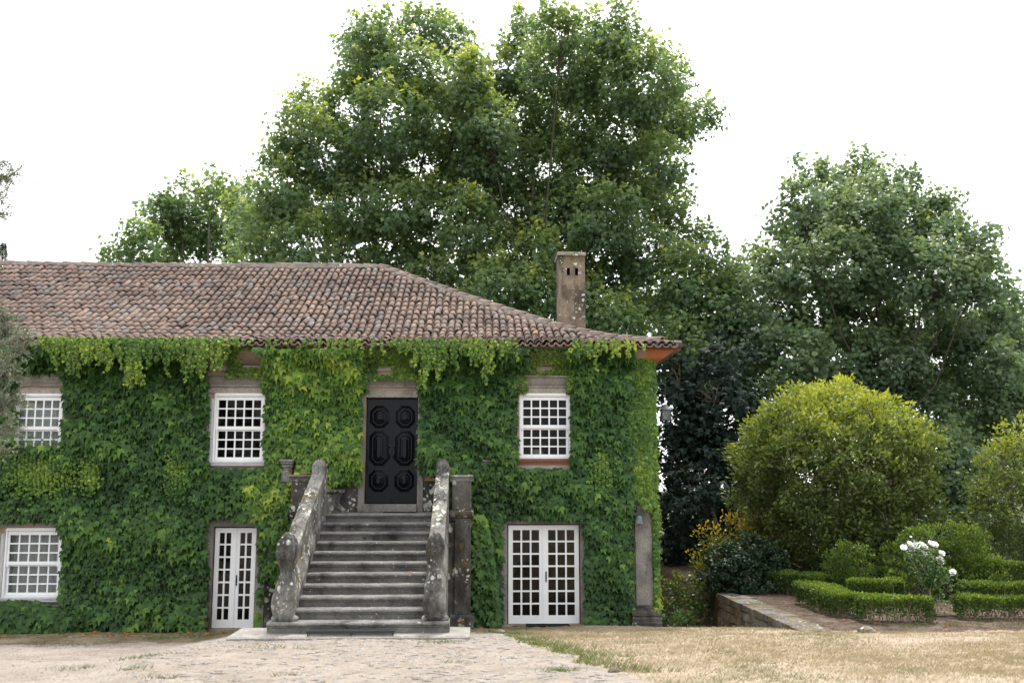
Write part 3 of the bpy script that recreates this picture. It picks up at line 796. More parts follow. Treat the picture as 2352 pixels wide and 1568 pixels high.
# ridge and hip caps bedded in mortar
RV, RF = tile_geo(.115, .095, .52, .020, True)
def caps(a, b, n, prof_fn=None):
    me = bpy.data.meshes.new('ridge_tile'); me.from_pydata(RV.tolist(), [], RF.tolist()); smooth_mesh(me); me.materials.append(M['roof_tile'])
    pts = [prof_fn(k/n) for k in range(n+1)]
    for k in range(n):
        p, q = np.array(pts[k]), np.array(pts[k+1]); u = unit(q-p); r_ = unit(np.cross(u, (0,0,1.))); n_ = np.cross(r_, u)
        u = unit(u - n_*.035); n_ = np.cross(r_, u); p = p + n_*(.055+random.gauss(0,.006)); ob = bpy.data.objects.new('ridge_tile', me); mt = Matrix.Identity(4); L = np.linalg.norm(q-np.array(pts[k]))*1.12/.52
        for i in range(3): mt[i][0] = r_[i]; mt[i][1] = u[i]*L; mt[i][2] = n_[i]; mt[i][3] = p[i]
        ob.matrix_world = mt; put(ob, roof)
    mb = MB(); vs = []; w = .17
    for k, p in enumerate(pts):
        p = np.array(p); u = unit(np.array(pts[min(k+1, n)])-np.array(pts[max(k-1, 0)])); r_ = unit(np.cross(u, (0,0,1.))); vs += [p-r_*w+(0,0,-.07), p-r_*w*.75+(0,0,.10), p+r_*w*.75+(0,0,.10), p+r_*w+(0,0,-.07)]
    mb.add(vs, [(4*k+i, 4*k+i+1, 4*k+5+i, 4*k+4+i) for k in range(n) for i in range(3)] + [(0,1,2,3), (4*n+3,4*n+2,4*n+1,4*n)])
    mb.build('mortar_bed', 'mortar', roof)
hip = lambda t: (EX-.35-(7.25-.35)*t, EY+.35+(7.25-.35)*t, float(prof(.35+(7.25-.35)*t))+.03)
caps(0, 0, 24, hip)
caps(0, 0, 24, lambda t: (EX-.35-(7.25-.35)*t, EY+14.15-(7.25-.35)*t, float(prof(.35+(7.25-.35)*t))+.03))
caps(0, 0, 27, lambda t: (-16.5+(16.5+EX-7.25)*t, EY+7.25, 9.195+.018*math.sin(t*9)))
# chimney
m = MB(); cx0, cx1, cy0, cy1 = 2.06, 2.73, 3.0, 3.8; ct = 8.76
m.box(cx0, cx1, cy0, cy1, 5.9, 8.26); m.box(cx0, cx1, cy0, cy1, 8.45, ct)
for (a, b) in ((cx0, 2.265), (2.345, 2.475), (2.555, cx1)): m.box(a, b, cy0, cy0+.14, 8.26, 8.45)
m.box(cx0, cx0+.12, cy0+.14, cy1, 8.26, 8.45); m.box(cx1-.12, cx1, cy0+.14, cy1, 8.26, 8.45); m.box(cx0+.12, cx1-.12, cy1-.14, cy1, 8.26, 8.45)
ch = m.build('chimney', 'chimney_stone', HOUSE)
MB().box(cx0-.03, cx1+.03, cy0-.05, cy1+.05, ct, ct+.10, .008).build('chimney_cap', 'mortar', ch, bevel=.015)
MB().box(cx0+.15, cx1-.15, cy0+.2, cy1-.2, 8.262, 8.448).build('flue', 'rubber_mat', ch)

# ------------------------------------------------------------------ the stairs
STAIR = thing('stone_staircase', 'weathered granite outdoor staircase with scrolled balustrades leading up to the dark front door', 'staircase', (-1.95, -3.2, .56))
RISE, TREAD, Y11, Z11 = .1657, .36, -1.35, 2.386
def step_prof(Y, z, back, zb):
    return [(Y+.075,zb),(back,zb),(back,z),(Y+.035,z),(Y+.012,z-.010),(Y,z-.030),(Y+.004,z-.050),(Y+.03,z-.066),(Y+.038,z-.085),(Y+.062,z-.095)]
for k in range(1, 12):
    Y = Y11-TREAD*(11-k); z = Z11-RISE*(11-k); x0, x1 = (-3.10, -.80)
    back = Y+.48; zb = z-RISE-.004
    if k == 11: back = -.032; zb = z-RISE-.004
    m = MB()
    if k == 1:
        x0, x1 = -3.42, -.44; zb = z-RISE-.03
    m.prism_x(step_prof(Y, z, back, zb), x0, x1, 40, .0035)
    m.build('step', 'step_stone', STAIR)
MB().box(-3.72, -.115, -1.44, -.034, -.2, 2.215).build('landing', 'pier_stone', STAIR)
MB().box(-3.09, -.81, -4.4, -1.45, -.1, .70).build('stair_core', 'pier_stone', STAIR)

def balustrade(xa, xb):
    B = thing_out = [(-4.42,.72),(-4.60,.725),(-4.76,.735),(-4.84,.80),(-4.875,.93),(-4.88,1.08),(-4.85,1.24),(-4.79,1.38),(-4.745,1.50),(-4.74,1.62),(-4.775,1.74),(-4.80,1.86),(-4.795,1.98),(-4.75,2.07),(-4.67,2.12),(-4.57,2.11),(-4.49,2.05),(-4.43,1.97),(-4.36,1.94)]
    rail = [(-4.36+(2.70)*t, 1.94+1.19*t) for t in np.linspace(.06, 1, 16)]
    top = [(-1.62,3.17),(-1.585,3.24),(-1.57,3.32),(-1.53,3.39),(-1.46,3.435),(-1.38,3.44),(-1.30,3.41),(-1.25,3.34),(-1.23,3.24),(-1.23,3.0),(-1.23,2.7),(-1.23,2.3)]
    out = B + rail + top
    pts = np.array(out); n = len(pts)
    # densify and wear
    d = np.concatenate([[0], np.cumsum(np.hypot(*np.diff(pts, axis=0).T))]); q = np.arange(0, d[-1], .035)
    pts = np.stack([np.interp(q, d, pts[:, 0]), np.interp(q, d, pts[:, 1])], 1); n = len(pts)
    t = np.gradient(pts, axis=0); t = t/np.linalg.norm(t, axis=1, keepdims=True); nr = np.stack([-t[:, 1], t[:, 0]], 1)
    m = MB(); us = np.linspace(-1, 1, 13); w = (xb-xa)/2; cx = (xa+xb)/2; vs = []
    for i in range(n):
        front = float(ss(-4.35, -4.6, pts[i, 0])); zz = pts[i, 1]
        wd = w*(1.0+front*(.50*math.exp(-((zz-1.0)/.25)**2)-.30*math.exp(-((zz-1.50)/.13)**2)+.20*math.exp(-((zz-1.85)/.15)**2)-.42*float(ss(1.98, 2.15, zz))))
        wd *= 1-.35*float(ss(3.34, 3.46, zz))
        for u in us:
            h = .05*math.sqrt(max(0, 1-u*u)) - .024*(.5+.5*math.cos(u*math.pi*3.0)) * (abs(u) < .95) + .012*math.sin(pts[i, 1]*9+u*2)*math.sin(pts[i, 0]*7+u*3)
            h += random.gauss(0, .005) if abs(u) < .99 else 0
            ww = wd*(1 if abs(u) < .9 else 1)
            vs.append((cx+u*ww, pts[i, 0]+nr[i, 0]*h, pts[i, 1]+nr[i, 1]*h))
    k = len(us); fs = []
    for i in range(n-1):
        for j in range(k-1): fs.append((i*k+j, (i+1)*k+j, (i+1)*k+j+1, i*k+j+1))
    m.add(vs, fs)
    for s, j in ((0, 0), (1, k-1)):
        loop = [vs[i*k+j] for i in range(n)]; x = vs[j][0]
        loop2 = loop + [(loop[-1][0], -1.23, .1), (loop[-1][0], -4.42, .1)]
        m.add(loop2, [tuple(range(len(loop2))) if s == 0 else tuple(range(len(loop2)-1, -1, -1))])
    m.add([(xa,-4.42,.1),(xb,-4.42,.1),(xb,-4.42,.74),(xa,-4.42,.74)], [(0,1,2,3)])
    o = m.build('balustrade', 'rail_stone', STAIR)
    # scroll eyes on the cheeks and claw feet under the volute
    for x, sg in ((xa, -1), (xb, 1)):
        for (yy, zz, r) in ((-4.66, 1.06, .13), (-4.62, 1.90, .10)):
            e = MB(); e.ball((x, yy, zz), (.03, r, r), 12, 7); e.build('scroll', 'rail_stone', o, True)
    f = MB(); f.ball((xb+.02, -4.74, .765), (.09,.10,.06), 10, 6, .06); f.build('claw_foot', 'rail_stone', o, True)
    f = MB(); f.ball((xa-.02, -4.74, .765), (.07,.10,.055), 10, 6, .06); f.build('claw_foot', 'rail_stone', o, True)
balustrade(-3.30, -3.04); balustrade(-.82, -.56)
# parapet piers flanking the landing
for (x0, x1) in ((-3.72, -3.32), (-.50, -.115)):
    m = MB(); m.box(x0, x1, -1.47, -.034, 2.46, 3.03); P_ = m.build('pier', 'pier_stone', STAIR, bevel=.012)
    m = MB(); m.prism_x([(-1.47,3.031),(-.034,3.031),(-.034,3.16),(-1.53,3.16),(-1.54,3.13),(-1.52,3.11),(-1.49,3.08)], x0-.04, x1+.045, 6, .004); m.build('cap', 'rail_stone', P_)
    m = MB(); m.prism_x([(-1.45,2.29),(-.034,2.29),(-.034,2.459),(-1.49,2.459),(-1.53,2.43),(-1.53,2.38),(-1.50,2.34)], x0-.04, x1+.05, 6, .004); m.build('moulding', 'pier_stone', P_)
    m = MB(); m.box(x0+.06, x1, -1.485, -1.441, .42, 2.289); m.build('shaft', 'pier_stone', P_, bevel=.012)
    m = MB(); m.prism_x([(-1.62,-.2),(-.034,-.2),(-.034,.42),(-1.50,.42),(-1.52,.40),(-1.60,.37)], x0-.02, x1+.07, 5, .005); m.build('plinth', 'pier_stone', P_)
# doorstep slab, grate, mat, bench, dish, fallen leaves
slab = MB(); slab.prism_x([(-5.27,.30),(-4.2,.30),(-4.2,.548),(-5.24,.548),(-5.275,.525)], -3.98, -.10, 26, .006)
o = slab.build('threshold_slab', 'slab_stone'); tag(o, 'broad pale stone slab lying at the foot of the stairs', 'slab')
g = thing('boot_grate', 'low black iron boot scraper grate on the slab before the bottom step', 'grate', (-2.1, -5.12, .548))
gx0, gx1 = -2.72, -1.33
m = MB(); ring_ = m.box(gx0, gx1, -5.22, -5.20, .59, .63); m.box(gx0, gx1, -5.005, -4.985, .59, .63); m.box(gx0, gx0+.02, -5.199, -5.006, .59, .63); m.box(gx1-.02, gx1, -5.199, -5.006, .59, .63); m.build('frame', 'black_iron', g)
for k in range(7): MB().box(gx0+.021, gx1-.021, -5.178+k*.025, -5.166+k*.025, .606, .628).build('bar', 'black_iron', g)
for x in (gx0+.01, -2.02, gx1-.03):
    for y in (-5.215, -5.0): MB().box(x, x+.02, y, y+.012, .548, .589).build('leg', 'black_iron', g)
m = MB(); m.box(-1.95, -1.28, -.75, -.35, 2.388, 2.402, .002); o = m.build('doormat', 'rubber_mat'); tag(o, 'dark doormat on the landing before the front door', 'doormat')
m = MB(); m.box(1.05, 1.95, -.55, -.18, float(G(1.5,-.4))+.0, float(G(1.5,-.4))+.035, .003); o = m.build('doormat', 'rubber_mat'); tag(o, 'flat dark mat on the ground before the wide white french doors', 'doormat')
bn = thing('stone_bench', 'mossy stone bench with scrolled leg on the landing left of the door', 'bench', (-3.1, -.7, 2.386))
m = MB(); m.prism_x([(-1.05,2.80),(-.06,2.80),(-.06,2.87),(-1.04,2.87),(-1.07,2.85),(-1.07,2.82)], -3.27, -2.83, 3, .003); m.build('seat', 'rail_stone', bn)
for y in (-.98, -.25):
    m = MB(); pr_ = [(-3.25,2.387),(-2.80,2.387),(-2.79,2.44),(-2.86,2.50),(-2.93,2.58),(-2.93,2.68),(-2.88,2.75),(-2.86,2.799),(-3.25,2.799)]
    m.add([(x, y, z) for x, z in pr_]+[(x, y+.14, z) for x, z in pr_], [tuple(range(9)), tuple(range(17, 8, -1))]+[(i, i+9, (i+1) % 9+9, (i+1) % 9) for i in range(9)]); m.build('leg', 'rail_stone', bn)
m = MB(); m.lathe((-3.48,-1.36,3.16), [(.05,0),(.075,.012),(.085,.04),(.078,.04),(.05,.012)], 16); o = m.build('saucer', 'terracotta', None, True); tag(o, 'small terracotta saucer on top of the left stair pier', 'saucer')

# interior lamp seen through the right upper window
cb = thing('cabinet', 'dark low cabinet behind the upper right window', 'cabinet', (1.35, .85, 2.45))
MB().box(1.0, 1.7, .65, 1.05, 2.60, 3.30).build('carcass', 'room_dark', cb); MB().box(.97, 1.73, .62, 1.07, 3.301, 3.33).build('top', 'room_dark', cb)
for x in (1.02, 1.62):
    for y in (.68, .98): MB().box(x, x+.05, y, y+.05, 2.451, 2.599).build('leg', 'room_dark', cb)
lp = thing('table_lamp', 'table lamp with pale shade seen through the upper right window', 'lamp', (1.36, .8, 3.33))
MB().lathe((1.36,.8,3.331), [(.06,0),(.065,.015),(.02,.03),(.035,.10),(.015,.17),(.008,.22)], 12).build('base', 'room_dark', lp, True)
MB().lathe((1.36,.8,3.56), [(.17,0),(.11,.19),(.105,.19),(.165,0)], 18).build('shade', 'lampshade', lp, True)

# hanging lantern on the corner, and the wall bell
c = at(1528, 947, .8); lx, ly, lz = c[0]+.01, .8, c[2]
L = thing('hanging_lantern', 'square metal hanging lantern at the right corner of the house', 'lantern', (lx, ly, lz-.2))
m = MB(); h = .098
for sx in (-1, 1):
    for sy in (-1, 1): m.box(lx+sx*h-.009, lx+sx*h+.009, ly+sy*h-.009, ly+sy*h+.009, lz-.17, lz+.06)
for z in (-.185, .045):
    ring0 = lz+z
    m.box(lx-h-.009, lx+h+.009, ly-h-.012, ly-h+.01, ring0, ring0+.016); m.box(lx-h-.009, lx+h+.009, ly+h-.01, ly+h+.012, ring0, ring0+.016)
    m.box(lx-h-.012, lx-h+.01, ly-h+.011, ly+h-.011, ring0, ring0+.016); m.box(lx+h-.01, lx+h+.012, ly-h+.011, ly+h-.011, ring0, ring0+.016)
m.build('frame', 'lantern_metal', L)
m = MB(); e = .135; m.add([(lx-e,ly-e,lz+.062),(lx+e,ly-e,lz+.062),(lx+e,ly+e,lz+.062),(lx-e,ly+e,lz+.062),(lx,ly,lz+.185)], [(3,2,1,0),(0,1,4),(1,2,4),(2,3,4),(3,0,4)]); m.build('cap', 'lantern_metal', L)
for (dx, dy, sx, sy) in ((0,-h,h,.002),(0,h,h,.002),(-h,0,.002,h),(h,0,.002,h)):
    MB().box(lx+dx-sx+(.01 if sx > .01 else 0), lx+dx+sx-(.01 if sx > .01 else 0), ly+dy-sy+(.01 if sy > .01 else 0), ly+dy+sy-(.01 if sy > .01 else 0), lz-.168, lz+.044).build('pane', 'lantern_glass', L)
for k, dx in enumerate((-.04, 0, .04)): MB().lathe((lx+dx, ly+.02*(k-1), lz-.168), [(.012,0),(.012,.05),(.006,.055),(.010,.075),(.002,.095)], 8).build('bulb', 'lampshade', L, True)
MB().box(lx-h+.01, lx+h-.01, ly-h+.01, ly+h-.01, lz-.182, lz-.172).build('tray', 'lantern_metal', L)
m = MB(); m.tube([(lx,ly,lz+.18),(lx,ly,lz+.62)], .007, 6); m.tube([(lx,ly,lz+.62),(lx-.1,ly,lz+.70),(lx-.3,ly,lz+.66),(WX1+.02,ly,lz+.55)], .012, 6); m.tube([(WX1+.02,ly,lz+.35),(WX1+.02,ly,lz+.75)], .02, 6); m.build('bracket', 'lantern_metal', L)
BL = thing('wall_bell', 'small greenish bronze bell on a dark iron bracket fixed to the corner pilaster', 'bell', (3.47, -.34, 2.12))
bx, by, bz = 3.465, -.34, 2.14
MB().lathe((bx,by,bz), [(.085,0),(.088,.012),(.074,.05),(.062,.10),(.058,.14),(.045,.165),(.02,.175)], 18).build('bell', 'bell_metal', BL, True)
MB().lathe((bx,by,bz-.035), [(.006,0),(.016,.012),(.012,.03),(.005,.05)], 8).build('clapper', 'black_iron', BL, True)
m = MB(); m.add([(bx-.15,-.34,bz+.175),(bx+.15,-.34,bz+.175),(bx+.13,-.34,bz+.205),(bx+.05,-.34,bz+.25),(bx+.035,-.34,bz+.38),(bx-.035,-.34,bz+.38),(bx-.05,-.34,bz+.25),(bx-.13,-.34,bz+.205)]+[(bx-.15,-.325,bz+.175),(bx+.15,-.325,bz+.175),(bx+.13,-.325,bz+.205),(bx+.05,-.325,bz+.25),(bx+.035,-.325,bz+.38),(bx-.035,-.325,bz+.38),(bx-.05,-.325,bz+.25),(bx-.13,-.325,bz+.205)],
  [tuple(range(8)), tuple(range(15,7,-1))]+[(i,i+8,(i+1)%8+8,(i+1)%8) for i in range(8)])
m.box(bx-.025, bx+.025, -.324, -.07, bz+.21, bz+.33); m.build('bracket', 'black_iron', BL)

# ------------------------------------------------------------------ climbing vines on the front
def in_rects(x, y, rects):
    k = np.zeros(len(x), bool)
    for (a, b, c, d) in rects: k |= (x > a) & (x < c) & (y > b) & (y < d)
    return k
BARE = [(36,852,150,1022), (478,842,612,1074), (828,852,966,1172), (758,1108,836,1178), (960,1084,1008,1178), (1184,846,1314,1072),
        (-30,1192,144,1388), (476,1188,598,1460), (600,1335,640,1460), (1150,1188,1344,1460), (1456,1168,1502,1460), (512,806,612,845), (850,815,925,855), (1212,806,1304,848),
        (646,1040,686,1095)]
def wall_sites(n, x0, x1, z0, z1, r):
    X = r.uniform(x0, x1, n); Z = r.uniform(z0, z1, n)
    p = np.stack([X, np.full(n, -.12), Z], 1); px, py, _ = survey(p)
    p[:, 1] -= np.clip(Z-5.52, 0, 1)*1.02
    k = ~in_rects(px, py, BARE) & ~((X > -3.72) & (X < -.1) & (Z < 2.4)) & (Z > G(X, np.full(n, -.1))+.05)
    return p[k], px[k], py[k]
def vine_leaves(p, r, bulge, size0, size1):
    n = len(p); w = wave(p[:, [0, 2]], 3.2, 21)+.5*wave(p[:, [0, 2]], 8.0, 22)
    p = p.copy(); dp = r.random(n); p[:, 1] += .09 - bulge*(.35+.34*w).clip(0.0, 1.0) - .17*dp**1.5
    size = (size0+(size1-size0)*r.random(n)**1.3)*(1+.12*w)
    side = r.normal(0, .30, n)
    tip = np.stack([side, -.32-.25*r.random(n), -1.0+.2*r.normal(size=n)], 1)
    nrm = np.stack([r.normal(0, .36, n), -1.0+0*side, .70+r.normal(0, .36, n)], 1)
    return p, nrm, tip, size, w
def lighter(px, py):
    """young yellower growth: between middle window and door, and by the narrow french door"""
    a = ss(575, 660, px)*(1-ss(815, 880, px))*(1-ss(1090, 1180, py))
    b = np.exp(-((px-610)/55)**2-((py-1140)/60)**2)
    c = .30*np.exp(-((px-330)/140)**2-((py-1330)/90)**2) + .25*np.exp(-((px-1250)/120)**2-((py-1100)/50)**2)
    return .22*a + .22*b + .30*c
def grow_vine(label, sel, base, spread, n, x0, x1, z0, z1, seed, size=(.10, .190), bulge=.28, singles=300, group=None):
    r = np.random.default_rng(seed)
    p, px, py = wall_sites(n, x0, x1, z0, z1, r); k = sel(px, py); p, px, py = p[k], px[k], py[k]
    p, nrm, tip, sz, w = vine_leaves(p, r, bulge, *size)
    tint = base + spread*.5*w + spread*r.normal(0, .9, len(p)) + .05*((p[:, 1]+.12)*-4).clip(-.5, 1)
    tint = tint + lighter(px, py) + .16*(r.random(len(p)) < .025); tint = tint.clip(.02, .98)
    T = thing('climbing_vine', label, 'vine', (float(np.mean(p[:, 0])), -.1, float(G(np.mean(p[:, 0]), -.1))))
    score = sz*(1+1.5*(-p[:, 1]))-(px < 0); o = np.argsort(-score); a, b = o[:singles], o[singles:]
    if singles: leaf_objects('leaf', 'vine', p[a], nrm[a], tip[a], sz[a], tint[a], 'vine_leaf', T)
    f = leaf_cloud('foliage', 'vine', p[b], nrm[b], tip[b], sz[b], tint[b], 'vine_leaf', T); tag(f, kind='stuff')
    m = MB(); rr = random.Random(seed)
    for s in range(10):
        x = rr.uniform(*np.quantile(p[:, 0], (.1, .9))); z = float(np.quantile(p[:, 2], .02)); pts = []
        for q in range(9): pts.append((x, -.03, z)); z += (float(p[:, 2].max())-z)/8*.9; x += rr.gauss(0, .12)
        px_, py_, _ = survey(np.array(pts)); 
        if in_rects(px_, py_, BARE).any(): continue
        MB().tube(pts, [.018-.0015*q for q in range(9)], 5).build('stem', 'bark', T)
    return T
grow_vine('large dark green vine covering the wall left of the narrow french door', lambda x, y: (x < 478) | ((x < 606) & (y > 1070) & (x < 560)), .315, .14, 33000, -15.95, -4.9, -.1, 5.88, 31)
grow_vine('bright yellow green vine between the middle upper window and the black front door', lambda x, y: (x >= 600) & (x < 836) & (y < 1135), .37, .13, 8000, -4.9, -2.3, 2.3, 5.86, 32)
grow_vine('green vine with yellowing leaves between the narrow french door and the stairs', lambda x, y: (x >= 560) & (x < 690) & (y >= 1070), .42, .16, 4600, -5.2, -3.7, -.1, 3.6, 33, singles=150)
grow_vine('deep green vine between the front door and the right corner, around the right window', lambda x, y: (x >= 960) & (x < 1452), .325, .14, 17500, -1.5, 3.5, -.1, 5.88, 34)

def small_vine(label, p, r, base, spread, s0=.055, s1=.085, out=None):
    n = len(p); out = np.array([0, -1, 0.]) if out is None else out
    nrm = out + np.stack([r.normal(0, .45, n), r.normal(0, .3, n), .45+r.normal(0, .35, n)], 1)
    tip = np.stack([r.normal(0, .5, n), r.normal(0, .2, n)-.2, -1+.3*r.normal(size=n)], 1)
    tint = (base + spread*r.normal(size=n) + .1*wave(p, 4, 8)).clip(.03, 1)
    T = thing('creeping_vine', label, 'vine', (float(p[:, 0].mean()), float(p[:, 1].mean()), float(p[:, 2].min())))
    o = leaf_cloud('foliage', 'vine', p, nrm, tip, r.uniform(s0, s1, n), tint, 'vine_leaf', T); tag(o, kind='stuff')
    return T
# corner column of small leaves, wrapping onto the side wall
r = np.random.default_rng(41); n = 9000
z = r.uniform(.1, 5.75, n); x = 3.20+.70*r.beta(2.2, 1.1, n); px, py, _ = survey(np.stack([x, np.full(n, -.12), z], 1))
k = (py < 1150+18*np.sin(x*9)) | (x > 3.80); x, z = x[k], z[k]; n = len(x)
w = .5+.4*wave(np.stack([x, z], 1), 4, 9)
p1 = np.stack([x, -.10-.14*w-.06*r.random(n), z], 1); k = p1[:, 0] > 3.80; p1[k, 1] += r.uniform(0, .35, k.sum())
m_ = 7000; z = r.uniform(-.1, 5.75, m_); y = r.uniform(0, 5, m_); p2 = np.stack([3.82+.14*r.random(m_)+.05*wave(np.stack([y, z], 1), 3, 5), y, z], 1)
small_vine('yellow green small leaved creeper climbing the right corner of the house', np.concatenate([p1, p2]), r, .61, .11, .07, .11)
# thin creeper over the bare stone below the eaves
r = np.random.default_rng(42); n = 21000
x = r.uniform(-5.7, 2.7, n); z = r.uniform(4.95, 5.92, n); px, py, _ = survey(np.stack([x, np.full(n, -.1), z], 1))
d = .72+.4*wave(np.stack([x, z], 1), 2.6, 14)
k = ((px > 520) & (px < 985) | (px > 1170) & (px < 1330)) & (r.random(n) < d) & ~in_rects(px, py, [(515,868,600,905), (845,872,958,1000), (1212,858,1300,905), (555,806,605,842), (865,838,900,860), (1230,838,1270,848)])
x, z = x[k], z[k]; small_vine('thin young creeper spreading over the stone hoods below the eaves', np.stack([x, -.06-.05*r.random(len(x))-.14*((z > 5.05) & (z < 5.36))-np.clip(z-5.52, 0, 1)*1.02, z], 1), r, .60, .12, .045, .08)
# light small-leaved patches hanging on the dark vine
for (lab, cx, cy, sx, sy, nn) in (('pale small leaved creeper patch below and across the half overgrown upper left window', 90, 1078, 62, 46, 2600), ('hanging patch of pale small leaves left of the middle upper window', 205, 1085, 16, 30, 420),
        ('pale hanging creeper patch below left of the middle upper window', 405, 1085, 24, 42, 700), ('two pale hanging creeper tufts right of the window with brown sill', 1385, 1085, 22, 38, 600)):
    r = np.random.default_rng(int(cx)); q = np.stack([cx+sx*r.normal(size=nn)*.6, cy+sy*r.normal(size=nn)*.6], 1)
    q[:, 0] += (np.round(q[:, 0]/9)*9-q[:, 0])*.5
    p = np.array([at(a, b, -.28) for a, b in q]); p[:, 1] += r.uniform(-.05, .08, nn); small_vine(lab, p, r, .64, .08, .045, .07)
# fringes of tendrils hanging from the eaves
def fringe(label, px0, px1, count, lmin, lmax, seed, base=.74):
    r = np.random.default_rng(seed); P = []; st = MB()
    for i in range(count):
        fx = r.uniform(px0, px1); x = at(fx, 790, -.6)[0]; cl = round(x/.16)*.16; x = x+(cl-x)*.65; y = -.62-.10*r.random(); z = 6.00+.05*r.random()
        clump = .5+.5*math.sin(cl*2.9+seed)*math.sin(cl*7.1)
        en = min(1, (fx-px0)/70+.15, (px1-fx)/70+.15); ln = lmin+(lmax-lmin)*r.random()**1.6*(.35+.65*clump)*en; k = int(ln/.019); drift = r.normal(0, .10); pts = []
        for j in range(k):
            t = j/k; q = np.array([x+drift*t+.02*math.sin(j*.5), y-.07*math.sin(t*2.2)+.22*t*r.random()*.4, z-ln*t+.05*math.sin(math.pi*min(1, t*4))])
            if j % 4 == 0: pts.append(q)
            P.append(q+r.normal(0, .014, 3))
        if len(pts) > 2: st.tube(pts, .003, 3, False)
    T = small_vine(label, np.array(P), r, base, .14, .045, .075); tag(st.build('stems', 'pale_twig', T), kind='stuff')
fringe('bright green fringe of vine tendrils hanging from the eaves on the left', 95, 548, 225, .12, 1.15, 51, .69)
fringe('bright green fringe of vine tendrils hanging from the eaves right of the front door', 925, 1178, 125, .12, 1.1, 52, .69)
fringe('few thin vine tendrils under the eaves between the middle window and the front door', 560, 915, 42, .08, .5, 54, .62)
fringe('sparse vine tendrils hanging from the eaves above the right corner', 1318, 1470, 40, .12, .85, 53, .74)
# cascade beside the right stair pier, and the mound under the lower left window
def mound(label, n, fn, seed, base, spread, size, singles=0):
    r = np.random.default_rng(seed); p, out = fn(r, n)
    nrm = out+np.stack([r.normal(0, .35, n), r.normal(0, .3, n), .5+r.normal(0, .3, n)], 1); tip = np.stack([r.normal(0, .4, n), -.3+r.normal(0, .2, n), -1+.2*r.normal(size=n)], 1)
    tint = (base(p)+spread*r.normal(size=n)).clip(.03, 1); sz = r.uniform(*size, n)
    T = thing('trailing_vine', label, 'vine', (float(p[:, 0].mean()), float(p[:, 1].mean()), float(G(p[:, 0].mean(), p[:, 1].mean()))))
    o = leaf_cloud('foliage', 'vine', p, nrm, tip, sz, tint, 'vine_leaf', T); tag(o, kind='stuff')
def f1(r, n):
    z = 2.30*(1-r.random(n)**1.1); w = .10+.44*np.sqrt(np.clip((2.38-z)/2.3, 0, 1)); x = -.12+(w+.06)*r.random(n)**.7; y = -1.05+.85*r.random(n)-.22*np.sin(np.clip((2.4-z), 0, 2.4)); 
    return np.stack([x, y, z+.05], 1), np.array([.5, -1, 0.])
mound('cascading green vine spilling down beside the right stair pier', 2300, f1, 61, lambda p: .40+.28*ss(1.6, 2.35, p[:, 2]), .09, (.10, .17))
def f2(r, n):
    x = r.uniform(-10.7, -8.3, n); z = -.05+.66*r.random(n)*np.clip(.55+.5*np.sin((x+10.7)*1.3), .3, 1); y = -.15-.5*np.sqrt(np.clip(1-(z/.7)**2, 0, 1))*r.random(n)**.6
    return np.stack([x, y, z], 1), np.array([0, -1, .2])
mound('low mound of dark vine under the curtained lower left window', 1500, f2, 62, lambda p: .36+0*p[:, 0], .09, (.13, .19))

# ------------------------------------------------------------------ trees
def spray_leaves(blobs, subk, per, sr, r, flat=.75, core=.42, shoots=0.0):
    """sub-clumps of leaves spread through and around a set of blobs -> leaf position, outward, height in clump"""
    P = []; O = []; H = []; S = []
    for (c, rad) in blobs:
        ns = max(4, int(subk*rad*rad)); d = unit(r.normal(size=(ns, 3))); rr = rad*(core+(1-core)*np.sqrt(r.random(ns)))
        sc = c+d*rr[:, None]*np.array([1, 1, .92]); S.append((c, sc))
        m = np.maximum(4, r.poisson(per, ns)); idx = np.repeat(np.arange(ns), m); off = r.normal(size=(len(idx), 3)).clip(-1.5, 1.5)*sr*np.array([1, 1, flat])
        up = ((d[:, 2] > .15) & (r.random(ns) < shoots))[idx]; off[up] = off[up]*np.array([.55, .55, 1]); off[up, 2] = r.random(up.sum())*sr*3.2-sr*.6
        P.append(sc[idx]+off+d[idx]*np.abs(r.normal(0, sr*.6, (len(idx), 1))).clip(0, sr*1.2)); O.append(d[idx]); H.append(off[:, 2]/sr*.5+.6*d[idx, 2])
    return np.concatenate(P), np.concatenate(O), np.concatenate(H), S
